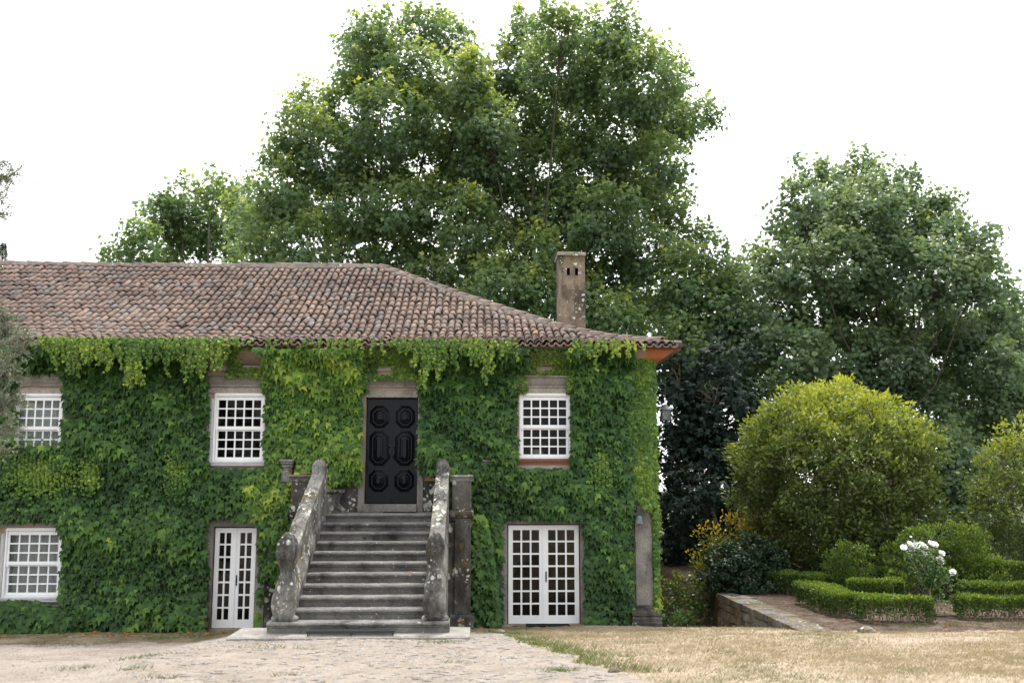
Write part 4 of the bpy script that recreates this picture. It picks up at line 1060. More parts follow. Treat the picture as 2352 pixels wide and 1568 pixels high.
def tree(name, label, pix, Y, depth, base, kind, mat, size, subk, per, sr, tint0, tint1, seed, bark='bark', trunk_r=.35, group=None, core=.42, topz=None, flat=.75):
    r = np.random.default_rng(seed); blobs = []
    for (px, py, rp) in pix:
        y = Y+depth*r.uniform(-1, 1); c = at(px, py, y); rad = rp*(y-CAM[1])/2311.0; blobs.append((c, rad))
    bx = at(base, 1000, Y)[0]; bz = float(G(bx, Y))-.1
    T = thing(name, label, 'tree', (bx, Y, bz), group)
    P, O, H, S = spray_leaves(blobs, subk, per, sr, r, flat, core, .28)
    n = len(P); rnd = r.normal(size=(n, 3))
    nrm = np.array([0, -.35, .65])+.70*O+.5*rnd; tip = .6*O+.55*r.normal(size=(n, 3))+np.array([0, -.1, -.45])
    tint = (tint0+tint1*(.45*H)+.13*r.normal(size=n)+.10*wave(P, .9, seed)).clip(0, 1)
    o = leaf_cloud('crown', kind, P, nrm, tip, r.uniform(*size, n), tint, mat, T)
    zs = np.array([b[0][2] for b in blobs]); top = float(np.quantile(zs, .55)) if topz is None else topz
    tp = [np.array([bx+.25*math.sin(q*1.3+seed)*q/6, Y, bz+(top-bz)*q/7]) for q in range(8)]
    m = MB(); m.tube(tp, [trunk_r*(1-.125*q) for q in range(8)], 9); m.build('trunk', bark, T, True)
    m = MB()
    for (c, sc), (cc, rad) in zip(S, blobs):
        if r.random() < .5: continue
        h = bz+(c[2]-bz)*r.uniform(.42, .72); t = np.clip((h-bz)/(top-bz), 0, 1)*7; q = int(min(6, t)); st = tp[q]+(tp[q+1]-tp[q])*(t-q)
        mid = st*.5+c*.5+np.array([0, 0, -.12*np.linalg.norm(c-st)])+r.normal(0, .2, 3)
        m.tube([st, st*.6+mid*.4+r.normal(0, .08, 3), mid, mid*.4+c*.6+r.normal(0, .1, 3), c], [trunk_r*.20, trunk_r*.17, trunk_r*.12, trunk_r*.08, trunk_r*.04], 5, False)
        for e in sc[:min(len(sc), 14)]: m.tube([mid*.25+c*.75, c*.4+e*.6+r.normal(0, .06, 3), e], [.022, .014, .006], 3, False)
    m.build('branches', bark, T)
    return T
A = [(860,90,62),(960,75,55),(1040,95,55),(835,165,62),(930,165,75),(1035,185,70),(715,255,52),(690,300,52),(800,265,80),(900,275,85),(1000,285,75),(665,365,50),(760,365,75),(860,375,85),(960,385,75),(655,440,62),(590,470,45),(740,470,75),(840,480,75),(930,480,65),(625,540,62),(700,560,62),(800,575,60),(900,570,55),(585,580,45),(975,560,50),(1000,480,55),(555,520,25),(820,110,35),(1075,230,52),(1080,310,60),(1060,370,60),(1095,150,28),(1105,180,38),(1120,240,45)]
B = [(1205,85,55),(1290,65,58),(1390,70,66),(1455,120,60),(1175,165,50),(1280,165,80),(1380,185,85),(1480,195,80),(1540,180,42),(1200,270,80),(1300,290,95),(1410,300,95),(1520,285,72),(1585,270,45),(1625,255,22),(1150,370,62),(1240,390,82),(1340,400,85),(1440,400,82),(1530,365,50),(1100,430,62),(1080,500,62),(1180,490,75),(1290,500,72),(1390,500,75),(1480,480,60),(1545,490,38),(1060,580,62),(1140,590,72),(1240,590,50),(1380,590,75),(1480,580,72),(1550,560,42),(1050,650,62),(1150,660,75),(1240,680,55),(1400,680,82),(1500,670,72),(1580,640,60),(1200,730,50),(1400,760,75),(1480,750,60),(1300,640,45),(1100,720,60),(1300,745,50),(1000,620,45),(940,610,30),(1140,230,48),(1120,300,60),(1110,380,60),(1350,480,70),(1300,560,60),(1530,440,50),(1330,700,60)]
Cc = [(1612,565,36),(1655,615,50),(1600,690,72),(1690,640,34),(1660,715,72),(1565,790,66),(1650,805,76),(1585,880,76),(1680,885,56)]
Dd = [(1555,860,55),(1640,900,75),(1560,960,55),(1650,985,80),(1560,1055,55),(1640,1080,85),(1600,1160,76),(1550,1190,45),(1690,1180,55),(1700,950,60),(1560,1250,50),(1640,1250,70),(1720,1080,70),(1530,1120,40),(1600,1010,60),(1680,820,50)]
Lf = [(275,580,26),(318,545,34),(368,490,44),(420,458,38),(480,448,38),(535,450,34),(450,530,55),(380,570,46),(520,540,55),(565,500,42),(330,600,40)]
Rt = [(1990,400,42),(1858,405,38),(2060,440,55),(1920,450,55),(1830,465,42),(1980,490,76),(2080,520,66),(1870,550,76),(1785,520,24),(2185,490,34),(2150,560,55),(2235,555,42),(1820,620,56),(1930,610,85),(2040,620,85),(2160,640,76),(2250,635,52),(1765,640,44),(1780,710,75),(1880,720,85),(1990,740,85),(2110,740,85),(2220,730,76),(2290,740,44),(1730,760,64),(1820,820,76),(1930,830,85),(2040,840,85),(2150,850,85),(2250,830,76),(2310,830,46),(1740,860,56),(1700,790,44),(2130,950,76),(2230,930,76),(2310,930,56),(2180,1050,76),(2270,1020,66),(2130,1120,66),(2200,1140,66),(2310,1080,60),(1760,930,60),(1860,900,60),(1980,930,60),(2230,1200,60),(2080,1050,50),(2330,760,40),(2340,880,50),(2345,990,60),(2300,690,40),(2270,590,30),(1750,580,24),(1900,500,50),(2120,480,40),(2020,560,60)]
Er = [(2350,735,32),(2365,690,30),(2380,780,50),(2345,800,34),(2375,850,60),(2350,900,50)]
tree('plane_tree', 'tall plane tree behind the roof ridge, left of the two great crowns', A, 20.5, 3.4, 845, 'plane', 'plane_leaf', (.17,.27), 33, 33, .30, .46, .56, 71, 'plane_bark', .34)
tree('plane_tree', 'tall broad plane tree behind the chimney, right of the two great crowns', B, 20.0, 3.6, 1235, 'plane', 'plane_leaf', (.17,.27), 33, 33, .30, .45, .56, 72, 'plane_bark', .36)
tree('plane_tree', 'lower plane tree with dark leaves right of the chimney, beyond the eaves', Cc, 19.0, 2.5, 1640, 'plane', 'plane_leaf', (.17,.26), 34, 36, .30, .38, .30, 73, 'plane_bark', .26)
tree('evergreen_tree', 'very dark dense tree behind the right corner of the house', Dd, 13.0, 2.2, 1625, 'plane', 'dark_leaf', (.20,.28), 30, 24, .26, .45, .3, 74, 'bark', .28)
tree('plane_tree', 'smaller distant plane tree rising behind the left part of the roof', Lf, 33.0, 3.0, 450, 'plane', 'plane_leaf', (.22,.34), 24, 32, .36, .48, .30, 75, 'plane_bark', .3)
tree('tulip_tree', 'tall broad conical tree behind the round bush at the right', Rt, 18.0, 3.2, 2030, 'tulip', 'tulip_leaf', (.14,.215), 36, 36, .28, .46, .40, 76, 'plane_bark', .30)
tree('broadleaf_tree', 'distant tree at the right edge of the picture', Er, 34.0, 2.5, 2400, 'tulip', 'tulip_leaf', (.22,.32), 14, 18, .4, .5, .25, 77, 'bark', .3)

# conifer tip beyond the far left of the roof
def conifer():
    r = np.random.default_rng(81); c = at(8, 560, 48); x, y, zt = c; zb = float(G(x, 48)); T = thing('conifer_tree', 'dark conifer tip showing above the left end of the roof', 'tree', (x, y, zb))
    n = 9000; h = r.random(n)**1.2; a = r.uniform(0, 6.28, n); tier = np.floor(h*26)/26; rad = (.12+2.9*h)*(.35+.65*np.sqrt(r.random(n)))*(.7+.3*np.cos(a*5+tier*40))
    P = np.stack([x+rad*np.cos(a), y+rad*np.sin(a), zt-h*10-.25*rad+.1*r.normal(size=n)], 1); O = np.stack([np.cos(a), np.sin(a), -.2+0*a], 1)
    leaf_cloud('crown', 'needle', P, np.array([0, 0, 1.])+.4*r.normal(size=(n, 3)), O+.4*r.normal(size=(n, 3)), r.uniform(.12, .24, n), (.5+.2*r.normal(size=n)).clip(0, 1), 'conifer_leaf', T)
    MB().tube([(x, y, zb), (x, y, zt-3), (x, y, zt)], [.3, .12, .02], 7).build('trunk', 'bark', T)
conifer()

# olive reaching into the left edge, between the camera and the house
def olive():
    r = np.random.default_rng(82); Y = -8.0
    pix = [(0,735,45),(35,795,30),(5,845,50),(-10,925,50),(38,915,22),(15,985,34),(-5,1035,25),(10,770,40),(-30,800,60),(5,405,30),(32,398,14),(-8,450,22),(-25,385,45),(-5,492,9),(-90,600,110),(-110,800,110),(-130,450,105),(-160,950,100),(-40,1000,50),(55,770,12),(-190,700,120),(-200,880,120),(-185,540,110)]
    bx = at(-190, 1300, Y)[0]; bz = float(G(bx, Y))-.05; T = thing('olive_tree', 'grey green olive tree reaching in at the left edge before the house', 'tree', (bx, Y, bz))
    m = MB(); fork = np.array([bx+.1, Y, bz+1.7]); m.tube([(bx, Y, bz), (bx+.08, Y+.05, bz+.8), fork], [.22, .17, .15], 9); m.build('trunk', 'olive_bark', T, True)
    m = MB(); P = []; D = []
    for (px, py, rp) in pix:
        y = Y+r.uniform(-.25, .25); c = at(px, py, y); rad = rp*(y-CAM[1])/2311
        mid = (fork+c)/2+r.normal(0, .1, 3)+np.array([-.25, 0, .1]); m.tube([fork, mid, c], [.018, .010, .004], 5, False)
        for t in range(int(10+430*rad*rad)):
            d = unit(r.normal(size=3)+np.array([.5, 0, .3])); st = c+unit(r.normal(size=3))*rad*r.random()*.6; ln = r.uniform(.14, .30); en = st+d*ln+np.array([0, 0, -.05])
            m.tube([st, (st+en)/2+r.normal(0, .01, 3), en], [.004, .003, .0015], 3, False)
            k = int(ln/.011); s = np.linspace(0, 1, k)[:, None]; q = st+(en-st)*s; P.append(q); D.append(unit(d+.9*r.normal(size=(k, 3))))
    m.build('branches', 'olive_bark', T); P = np.concatenate(P); D = np.concatenate(D); n = len(P)
    leaf_cloud('crown', 'needle', P, r.normal(size=(n, 3))+np.array([0, 0, .8]), D, r.uniform(.045, .075, n), (.45+.22*r.normal(size=n)).clip(0, 1), 'olive_leaf', T)
olive()

# ------------------------------------------------------------------ shrubs
def shrub(name, label, blobs, kind, mat, size, subk, per, sr, tint_fn, seed, stems=6, stem_r=.04, cat='shrub', upward=.35, core=.62, group=None, stem_mat='bark'):
    r = np.random.default_rng(seed); c0 = np.mean([b[0] for b in blobs], axis=0); zb = float(G(c0[0], c0[1]))
    T = thing(name, label, cat, (c0[0], c0[1], zb), group)
    P, O, H, S = spray_leaves(blobs, subk, per, sr, r, .85, core); k = P[:, 2] > zb+.03; P, O, H = P[k], O[k], H[k]; n = len(P)
    nrm = .55*O+np.array([0, -.05, .5])+.6*r.normal(size=(n, 3)); tip = .75*O+.5*r.normal(size=(n, 3))+np.array([0, 0, upward])
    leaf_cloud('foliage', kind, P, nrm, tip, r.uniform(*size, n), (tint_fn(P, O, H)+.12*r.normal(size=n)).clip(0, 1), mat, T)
    m = MB()
    for i in range(stems):
        b = blobs[i % len(blobs)]; e = b[0]+r.normal(0, .25, 3)*b[1]; s = np.array([c0[0]+r.normal(0, .18), c0[1]+r.normal(0, .15), zb-.05]); m.tube([s, s*.5+e*.5+r.normal(0, .1, 3), e], [stem_r, stem_r*.7, stem_r*.3], 5, False)
    for (c, sc) in S:
        for e in sc[:6]: m.tube([c, c*.45+e*.55+r.normal(0, .04, 3), e], [stem_r*.2, stem_r*.12, .003], 3, False)
    tag(m.build('stems', stem_mat, T), kind='stuff'); return T
def B3(lst, Y, dy=0.0, seed=0):
    r = np.random.default_rng(seed+900); out = []
    for (px, py, rp) in lst:
        y = Y+dy*r.uniform(-1, 1); c = at(px, py, y); out.append((c, rp*(y-CAM[1])/2311.0))
    return out
# great round evergreen
def dome(cx, cy, cz, rx, rz, n, br, seed):
    r = np.random.default_rng(seed); out = []
    for i in range(n):
        ph = math.acos(1-1.80*(i+.5)/n); th = i*2.39996; d = np.array([math.sin(ph)*math.cos(th), math.sin(ph)*math.sin(th), math.cos(ph)])
        out.append((np.array([cx, cy, cz])+d*np.array([rx-br*.8, rx-br*.8, rz-br*.8])*(1+.03*r.normal()), br*r.uniform(.85, 1.2)))
    return out
c = at(1915, 1085, 5.5)
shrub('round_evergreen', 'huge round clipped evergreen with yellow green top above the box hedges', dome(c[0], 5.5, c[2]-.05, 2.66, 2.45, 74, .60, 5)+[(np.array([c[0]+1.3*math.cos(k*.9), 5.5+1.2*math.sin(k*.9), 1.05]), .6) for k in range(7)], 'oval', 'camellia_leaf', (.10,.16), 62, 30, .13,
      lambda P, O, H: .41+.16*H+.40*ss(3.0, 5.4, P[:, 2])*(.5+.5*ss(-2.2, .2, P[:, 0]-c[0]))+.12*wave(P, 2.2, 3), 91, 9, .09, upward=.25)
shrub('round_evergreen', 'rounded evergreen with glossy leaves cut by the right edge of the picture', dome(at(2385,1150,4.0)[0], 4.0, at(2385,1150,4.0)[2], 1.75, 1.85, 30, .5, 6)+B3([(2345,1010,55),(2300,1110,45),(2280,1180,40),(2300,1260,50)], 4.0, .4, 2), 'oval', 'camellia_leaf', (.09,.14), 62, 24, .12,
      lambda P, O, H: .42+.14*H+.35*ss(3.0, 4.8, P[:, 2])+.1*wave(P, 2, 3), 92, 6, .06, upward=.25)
shrub('ivy_mound', 'very dark rounded ivy mound behind the low stone wall', B3([(1665,1290,42),(1715,1270,45),(1760,1285,42),(1778,1308,24),(1640,1330,34),(1690,1330,50),(1732,1335,44),(1660,1355,34)], 3.8, .35, 3), 'vine', 'ivy_leaf', (.05,.085), 280, 22, .065, lambda P, O, H: .5+.2*H, 93, 6, .03, upward=-.5)
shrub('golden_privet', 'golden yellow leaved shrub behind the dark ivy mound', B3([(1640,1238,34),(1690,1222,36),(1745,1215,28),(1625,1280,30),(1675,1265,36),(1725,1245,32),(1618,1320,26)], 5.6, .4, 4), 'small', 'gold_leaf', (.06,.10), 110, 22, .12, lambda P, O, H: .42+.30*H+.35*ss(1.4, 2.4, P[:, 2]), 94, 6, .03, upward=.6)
shrub('variegated_shrub', 'low yellow flecked green shrub beside the path at the corner of the house', B3([(1535,1375,36),(1575,1360,42),(1618,1365,40),(1560,1405,36),(1605,1405,40),(1640,1395,34),(1525,1410,28),(1640,1340,26)], 4.4, .35, 5), 'small', 'gold_leaf', (.06,.10), 120, 20, .10, lambda P, O, H: .16+.28*H, 95, 6, .03, upward=.3)
shrub('box_shrub', 'small irregular box shrub in front of the great round evergreen', B3([(1915,1290,24),(1945,1272,24),(1980,1278,24),(1935,1310,32),(1975,1315,32),(1955,1335,26),(1950,1258,15)], 1.7, .2, 6), 'small', 'box_leaf', (.045,.07), 480, 18, .055, lambda P, O, H: .50+.22*H, 96, 5, .025, upward=.8)
shrub('box_shrub', 'large billowing box shrub behind the white rose', B3([(2060,1275,30),(2105,1250,36),(2155,1240,38),(2205,1240,38),(2240,1240,30),(2070,1310,34),(2120,1295,42),(2180,1290,46),(2235,1285,44),(2270,1310,38),(2060,1340,28),(2120,1345,36),(2190,1345,42),(2250,1345,40),(2285,1345,28),(2225,1225,18)], 1.9, .45, 7), 'small', 'box_leaf', (.05,.075), 360, 19, .06, lambda P, O, H: .54+.25*H, 97, 9, .03, upward=.8)
shrub('leafy_shrub', 'dark glossy shrub at the right edge behind the box hedge', B3([(2335,1290,40),(2360,1240,40),(2350,1320,40)], 2.8, .3, 8), 'oval', 'camellia_leaf', (.07,.10), 150, 18, .09, lambda P, O, H: .16+.1*H, 98, 4, .03)
shrub('fern_clump', 'small bluish fern clump at the foot of the variegated shrub', B3([(1550,1432,16),(1575,1428,18),(1560,1420,14)], 2.6, .1, 9), 'needle', 'rose_leaf', (.10,.18), 150, 16, .06, lambda P, O, H: .35+.1*H, 99, 2, .01, upward=.5, cat='fern')

shrub('laurel_hedge', 'dark laurel thicket in the shade behind the great round evergreen', B3([(1700+k*62, 1290-30*((k*7) % 3)+(40 if k > 7 else 0), 62) for k in range(12)], 11.0, .8, 10), 'oval', 'dark_leaf', (.14,.20), 40, 22, .2, lambda P, O, H: .5+.2*H, 100, 8, .05)
# clipped box hedges
def hedge(label, p0, p1, w, z1, base, seed, bare=.35, n=2300, zg=.30):
    r = np.random.default_rng(seed); p0 = np.array(p0, float); p1 = np.array(p1, float); ax = p1-p0; L = np.linalg.norm(ax); ax /= L; nx = np.array([-ax[1], ax[0]])
    T = thing('box_hedge', label, 'hedge', (*((p0+p1)/2), zg), 'clipped box hedges')
    H = z1-zg; N = int(n*(L*w+2*(L+w)*H)); u = r.random(N); side = r.random(N); P = np.zeros((N, 3)); O = np.zeros((N, 3))
    at_, al = L*w, L*H; tot = at_+2*al+2*w*H; s = side*tot
    l = r.uniform(0, L, N); q = r.uniform(-w/2, w/2, N); h = H*r.random(N)**.75
    for (a, b, kind) in ((0, at_, 't'), (at_, at_+al, 'f'), (at_+al, at_+2*al, 'b'), (at_+2*al, at_+2*al+w*H, 's'), (at_+2*al+w*H, tot+1, 'e')):
        k = (s >= a) & (s < b); m = k.sum()
        ll, qq, hh = l[k].copy(), q[k].copy(), h[k].copy(); o = np.zeros((m, 3))
        if kind == 't': hh[:] = H; o[:, 2] = 1
        if kind in 'fb': sg = 1 if kind == 'f' else -1; qq[:] = sg*w/2; o[:, :2] = sg*nx
        if kind in 'se': sg = -1 if kind == 's' else 1; ll[:] = 0 if kind == 's' else L; o[:, :2] = sg*ax
        P[k, :2] = p0+ll[:, None]*ax+qq[:, None]*nx; P[k, 2] = hh; O[k] = o
    c = np.clip(.09-np.minimum(np.minimum(l, L-l), .09), 0, 1)
    wv = wave(P, 5.5, seed)
    P += O*(.045*wv[:, None]-.10*r.random((N, 1))**2)+r.normal(0, .012, (N, 3)); P[:, 2] -= .25*c
    keep = r.random(N) < ss(-.05, bare, P[:, 2]/H+.10*wv)+.08; P, O = P[keep], O[keep]; P[:, 2] += zg; N = len(P)
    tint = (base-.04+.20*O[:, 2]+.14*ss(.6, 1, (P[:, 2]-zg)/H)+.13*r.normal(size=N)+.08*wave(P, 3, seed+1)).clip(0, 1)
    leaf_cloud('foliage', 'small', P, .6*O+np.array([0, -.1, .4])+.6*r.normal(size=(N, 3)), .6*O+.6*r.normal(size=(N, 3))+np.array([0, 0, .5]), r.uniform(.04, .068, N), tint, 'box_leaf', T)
    m = MB()
    for i in range(int(24*L)):
        l = r.uniform(.05, L-.05); q = r.normal(0, w*.22); b = p0+l*ax+q*nx; e = b+r.normal(0, .09, 2)
        m.tube([(b[0], b[1], zg-.02), ((b[0]+e[0])/2+r.normal(0, .02), (b[1]+e[1])/2, zg+H*.5), (e[0], e[1], zg+H*.86)], [.010, .007, .004], 4, False)
    tag(m.build('stems', 'pale_twig', T), kind='stuff')
hedge('low box hedge with bare stems, nearest to the lawn and left of the rose', (7.55, -1.85), (8.85, -2.08), .50, .77, .50, 101, .75)
hedge('bright box hedge running back from the corner nearest the low stone wall', (7.52, -1.35), (7.52, 1.2), .60, .77, .46, 102, .4)
hedge('box hedge furthest left, beside the dark ivy mound', (7.45, 3.9), (8.5, 2.2), .60, .80, .42, 103, .45)
hedge('bright green box hedge directly behind the nearest hedge', (8.45, 1.15), (9.6, .85), .60, .84, .55, 104, .3)
hedge('low box hedge at the right edge, right of the rose', (9.70, -1.5), (11.6, -1.65), .45, .74, .50, 105, .75)
hedge('darker box hedge behind the right edge hedge', (10.9, .7), (12.6, .5), .60, .80, .50, 106, .4)
hedge('tall box hedge block at the far right behind the others', (11.3, 2.2), (13.0, 2.0), .70, 1.15, .46, 107, .3)
hedge('small clipped box bush in the shade under the round evergreen', (8.6, 4.6), (9.2, 4.5), .60, 1.12, .30, 108, .3)
hedge('low dark box hedge in the shade behind the small box shrub', (8.9, 3.7), (10.4, 3.4), .55, .86, .26, 109, .3)

# white rose bush
def rose():
    r = np.random.default_rng(111); bx, by, bz = 9.37, -.91, .30; T = thing('rose_bush', 'tall leaning rose bush with white blooms between the box hedges', 'rose bush', (bx, by, bz))
    crop = [(1615,335),(1664,343),(1650,310),(1678,292),(1722,318),(1738,330),(1714,346),(1700,350),(1742,378),(1730,385),(1778,310),(1802,314),(1812,320),(1846,370),(1838,402),(1824,408),(1840,424),(1915,484),(1634,358),(1660,266),(1690,322),(1658,325)]
    m = MB(); P = []; N_ = []; Fl = []
    hub = np.array([bx+.05, by, bz+.55])
    m.tube([(bx, by, bz-.05), (bx+.03, by, bz+.3), hub], [.022, .018, .014], 6, False); m.tube([(bx+.02, by, bz-.03), (bx+.22, by-.02, bz+.25), (bx+.25, by, bz+.6)], [.015, .012, .008], 6, False)
    for i, (cx, cy) in enumerate(crop):
        e = at((2400+cx/1.6333)/1.6327, (1850+cy/1.6333)/1.6327, by+r.uniform(-.18, .12)); mid = (hub+e)/2+np.array([.10*r.random(), r.normal(0, .05), -.05]); m.tube([hub, mid, e], [.010, .007, .004], 5, False); Fl.append((e, (.030 if i in (3, 18, 19) else r.uniform(.068, .092))))
        for t in np.linspace(.12, .94, 13):
            q = (hub*(1-t)**2+2*mid*t*(1-t)+e*t*t); k = 5; P.append(q+r.normal(0, .055, (k, 3)))
    for i in range(34):
        q = hub+np.array([r.normal(.12, .17), r.normal(0, .12), r.uniform(-.40, .35)]); P.append(q+r.normal(0, .05, (7, 3)))
    m.build('stems', 'pale_twig', T); P = np.concatenate(P); n = len(P)
    leaf_cloud('foliage', 'oval', P, np.array([0, -.4, .8])+.5*r.normal(size=(n, 3)), r.normal(size=(n, 3))+np.array([0, -.2, -.3]), r.uniform(.06, .10, n), (.5+.2*r.normal(size=n)).clip(0, 1), 'rose_leaf', T)
    pet = (np.array([(-.28,0,0),(.28,0,0),(-.42,.55,.10),(.42,.55,.10),(-.25,.95,.32),(.25,.95,.32)]), np.array([(0,1,3),(0,3,2),(2,3,5),(2,5,4)]))
    for (c, rad) in Fl:
        fwd = unit(np.array([r.normal(0, .35), -.75, .65])); V = []; Q = []; k = 0
        for (cnt, tilt, sc) in ((7, .18, 1.0), (6, .55, .86), (5, .95, .66), (4, 1.3, .45)):
            for j in range(cnt):
                a = 6.283*j/cnt+tilt*3+r.normal(0, .12); e1 = unit(np.cross(fwd, (.2, .3, 1))); e2 = np.cross(fwd, e1); d = e1*math.cos(a)+e2*math.sin(a)
                t = unit(d*math.cos(tilt)+fwd*math.sin(tilt)); nn = unit(fwd*math.cos(tilt)-d*math.sin(tilt)); b = np.cross(t, nn)
                V.append(c+rad*sc*(pet[0][:, 0:1]*b+pet[0][:, 1:2]*t+pet[0][:, 2:3]*nn)); Q.append(pet[1]+k); k += 6
        tri_mesh('rose_bloom', np.concatenate(V), np.concatenate(Q), 'petal', T, np.full(k, .6), True)
rose()

# ------------------------------------------------------------------ low stone wall beside the planting bed
def low_wall():
    T = thing('stone_wall', 'low mossy rubble stone wall with flat coping between path and planting bed', 'wall', (6.2, 0, -.2)); r = random.Random(121)
    y = -3.3
    m = MB(); m.box(6.04, 6.42, -3.15, 3.3, -1.4, .17); m.build('core', 'rubble', T)
    while y < 3.25:
        L = r.uniform(.75, 1.25); b = min(y+L, 3.32); w0 = 5.93+r.uniform(-.02, .02)+.0*y; mb = MB(); n = 6; vs = []
        mb.prism_x([(y+.01,.18),(b-.01,.18),(b-.005,.25),(b-.02,.325),(y+.02,.325),(y+.005,.25)], w0, 6.50+r.uniform(-.06, .05), 5, .02); mb.build('coping_stone', 'coping', T, bevel=.012); y = b
    z = .17
    while z > -1.1:
        h = r.uniform(.15, .24); y = -3.25+r.uniform(0, .2)
        while y < 3.2:
            L = r.uniform(.16, .46); b = min(y+L, 3.28)
            if float(G(5.9, (y+b)/2)) < z-.02:
                mb = MB(); mb.box(5.95+r.uniform(-.01, .03), 6.039, y+.008, b-.008, z-h+.008, z-.006, .028); mb.build('stone', 'rubble', T, bevel=.03)
            y = b
        z -= h
    for k in range(2): MB().box(6.0+k*.25, 6.23+k*.25, -3.32, -3.151, -.1, .172, .012).build('stone', 'rubble', T, bevel=.02)
low_wall()
# neighbouring outbuilding far below, only its tiled roof shows
def outbuilding():
    c = at(1535, 1312, 13.0); x, y, z = c; T = thing('outbuilding', 'small outbuilding with clay tiled roof half hidden behind the variegated shrub', 'building', (x, y+1, float(G(x, y))))
    MB().box(x-1.2, x+1.2, y+.3, y+3, float(G(x, y))-.3, z-.12).build('wall', 'plaster', T)
    V = []; Q = []; TT = []; off = 0; r = np.random.default_rng(3); up = unit(np.array([0, 1, .42])); rt = np.array([1., 0, 0]); nm = np.cross(rt, up)
    for i in range(17):
        for j in range(9):
            p = np.array([x-1.5+i*.18, y, z-.1])+up*j*.33+nm*(.04+.005*r.normal()); V.append(p+CV[:, 0:1]*rt+CV[:, 1:2]*unit(up-nm*.04)+CV[:, 2:3]*nm); Q.append(CF+off); off += len(CV); TT.append(np.full(len(CV), r.random()))
    rf = MB(); a = np.array([x-1.6, y, z-.12]); b = np.array([x+1.6, y, z-.12]); rf.add([a, b, b+up*3.2, a+up*3.2, a+(0,0,-.08), b+(0,0,-.08), b+up*3.2+(0,0,-.08), a+up*3.2+(0,0,-.08)], [(0,1,2,3),(7,6,5,4),(0,4,5,1),(1,5,6,2),(2,6,7,3),(3,7,4,0)]); ro = rf.build('roof', 'mortar', T)
    o = tri_mesh('cover_tiles', np.concatenate(V), np.concatenate(Q), 'roof_tile', ro, np.concatenate(TT), True); tag(o, kind='stuff')
outbuilding()

# ------------------------------------------------------------------ small things on the ground
def rock(label, px, py, Y, s):
    c = at(px, py, Y); m = MB(); m.ball((c[0], Y, float(G(c[0], Y))+s*.25), (s, s*.7, s*.55), 9, 6, .14); o = m.build('rock', 'rubble'); tag(o, label, 'rock')
rock('small dark rock at the edge between cobbles and lawn', 1410, 1548, -9.6, .075)
rock('grey stone beside the slab right of the stairs', 1150, 1452, -3.2, .09)
rock('small stone between slab and french doors', 1128, 1447, -2.4, .06)
rock('flat stone at the near end of the low wall', 1990, 1446, -3.5, .16)
for i, (px, py, k) in enumerate(((936, 1335, 7), (975, 1333, 6), (985, 1318, 7))):
    lab = ('orange fallen leaf on a lower step towards the middle', 'curled orange leaf on a step near the right balustrade', 'rust coloured leaf on the step beside the right balustrade')[i]
    Yk = Y11-TREAD*(11-(k-2)); zk = Z11-RISE*(11-(k-2)); x = at(px, py, Yk)[0]; r = np.random.default_rng(i)
    o = leaf_cloud('fallen_leaf', 'plane', np.array([[x, Yk+.1, zk+.012]]), np.array([[.1, -.35, 1.]]), np.array([[1., -.3, .15]]), np.array([.10]), np.array([.5]), 'fallen'); tag(o, lab, 'leaf')
h = [(9.0+k*.15, -1.25+.05*math.sin(k*1.1), .325+.008*math.sin(k*2.0)) for k in range(11)]
o = MB().tube(h, .011, 6).build('irrigation_hose', 'hose', None, True); tag(o, 'thin black irrigation hose on the soil below the rose bush', 'hose')

def blades(name, label, pts, tint, h0, h1, seed):
    r = np.random.default_rng(seed); n = len(pts); a = r.uniform(0, 6.28, n)
    tip = np.stack([np.cos(a)*.7, np.sin(a)*.7, .55+.5*r.random(n)], 1); nrm = np.stack([np.sin(a)*.6+r.normal(0, .3, n), -np.cos(a)*.6-.3, .5+0*a], 1)
    o = leaf_cloud(name, 'blade', pts, nrm, tip, r.uniform(h0, h1, n), tint, 'grass_blade'); tag(o, label, 'grass', kind='stuff'); return o
r = np.random.default_rng(131); n = 330000
y = -11.6+11.0*r.random(n)**1.25; x = r.uniform(-.2, 12.6, n); k = region(x, y) == 2; x, y = x[k], y[k]
q = np.stack([x, y], 1); d = wave(q, .9, 15)+.6*wave(q, 2.6, 16); k = r.random(len(x)) < (.52+.42*d).clip(.06, 1); x, y, d, q = x[k], y[k], d[k], q[k]
edge = x-np.interp(y, LAWN_EDGE[:, 0], LAWN_EDGE[:, 1]); green = .55*np.exp(-(edge/.5)**2)*ss(-10.2, -8, y)*1.0+.34*ss(.1, 1.0, wave(q, 1.1, 18))*(1-ss(3.5, 8, x)*.6)+.30*ss(.6, 1.1, wave(q, 3.1, 19))+.2*np.exp(-((y+2.6)/.3)**2)
tint = (.70+.16*r.normal(size=len(x))-green).clip(0, 1)
blades('dry_grass', 'short straw coloured dry grass of the lawn', np.stack([x, y, G(x, y)-.004], 1), tint, .028, .07, 1)
P = []
for (cx, cy, sg, nn) in ((-4.75,-6.9,.22,180),(-4.2,-9.0,.12,70),(-5.2,-8.3,.18,80),(-3.6,-9.9,.12,70),(-2.2,-9.7,.10,40),(-.3,-8.6,.12,50),(.35,-3.2,.16,260),(.9,-2.0,.14,200),(-6.0,-1.9,.2,220),(-5.3,-1.5,.16,160),(1.0,-9.5,.12,140),(-.6,-5.9,.2,160),(-3.0,-6.6,.3,120),(-7.5,-2.6,.4,160),(8.3,-2.6,.12,120),(9.1,-2.5,.10,90),(10.5,-2.4,.5,260)):
    P.append(np.stack([cx+sg*r.normal(size=nn), cy+sg*.6*r.normal(size=nn)], 1))
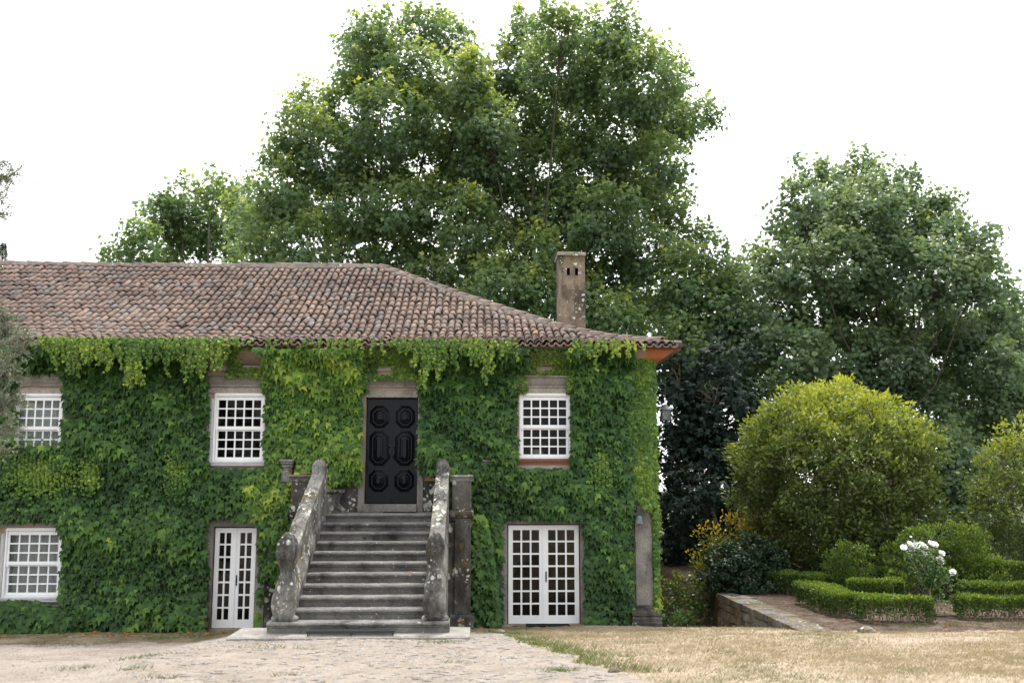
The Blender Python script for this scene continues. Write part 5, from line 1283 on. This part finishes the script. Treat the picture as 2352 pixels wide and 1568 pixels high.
ey = r.uniform(-9.6, -5.2, 2600); ex = np.interp(ey, LAWN_EDGE[:, 0], LAWN_EDGE[:, 1])+.05+np.abs(r.normal(0, .38, 2600))+.12*wave(ey[:, None], 3, 5); P.append(np.stack([ex, ey], 1))
P = np.concatenate(P); blades('grass_tufts', 'scattered green grass tufts growing in the yard', np.stack([P[:, 0], P[:, 1], G(P[:, 0], P[:, 1])-.004], 1), (.16+.13*r.normal(size=len(P))).clip(0, 1), .04, .10, 2)
# bark chips on the planting bed, pebbles in the gravel
def chips(name, label, cat, n, x0, x1, y0, y1, reg, mat, s, seed):
    r = np.random.default_rng(seed); x = r.uniform(x0, x1, n); y = r.uniform(y0, y1, n); k = region(x, y) == reg; x, y = x[k], y[k]; n = len(x); z = G(x, y)
    base = np.array([(-1,-.6,-.3),(1,-.6,-.3),(1,.6,-.3),(-1,.6,-.3),(-.6,-.4,.4),(.7,-.3,.4),(.6,.4,.35),(-.7,.3,.4)]); f = np.array([(4,5,6,7),(0,1,5,4),(1,2,6,5),(2,3,7,6),(3,0,4,7)])
    a = r.uniform(0, 6.28, n); sc = r.uniform(.5, 1.3, n)*s; c, si = np.cos(a)[:, None], np.sin(a)[:, None]
    V = np.stack([base[:, 0]*c-base[:, 1]*si, base[:, 0]*si+base[:, 1]*c, np.repeat(base[None, :, 2], n, 0)], -1)*sc[:, None, None]+np.stack([x, y, z], 1)[:, None]
    o = tri_mesh(name, V.reshape(-1, 3), (f[None]+(np.arange(n)*8)[:, None, None]).reshape(-1, 4), mat); tag(o, label, cat, kind='stuff')
chips('bark_mulch', 'brown bark mulch covering the planting bed', 'mulch', 8000, 5.9, 13, -3.6, 6, 3, 'mulch', .02, 141)
chips('pebbles', 'loose pale pebbles on the gravel yard', 'gravel', 8000, -11, -3.5, -11.5, -1.5, 0, 'gravel', .014, 142)
r = np.random.default_rng(143); x = np.concatenate([r.uniform(-9.5, -4, 60), r.uniform(0, 9, 50)]); y = np.concatenate([r.uniform(-1.4, -.3, 60), r.uniform(-3.6, -.5, 50)]); k = region(x, y) != 2; x, y = x[k], y[k]; n = len(x)
o = leaf_cloud('leaf_litter', 'plane', np.stack([x, y, G(x, y)+.012], 1), np.array([0, -.3, 1.])+.4*r.normal(size=(n, 3)), r.normal(size=(n, 3))*np.array([1, 1, .15]), r.uniform(.04, .09, n), r.random(n), 'fallen'); tag(o, 'scattered brown fallen leaves along the foot of the wall', 'leaves', kind='stuff')
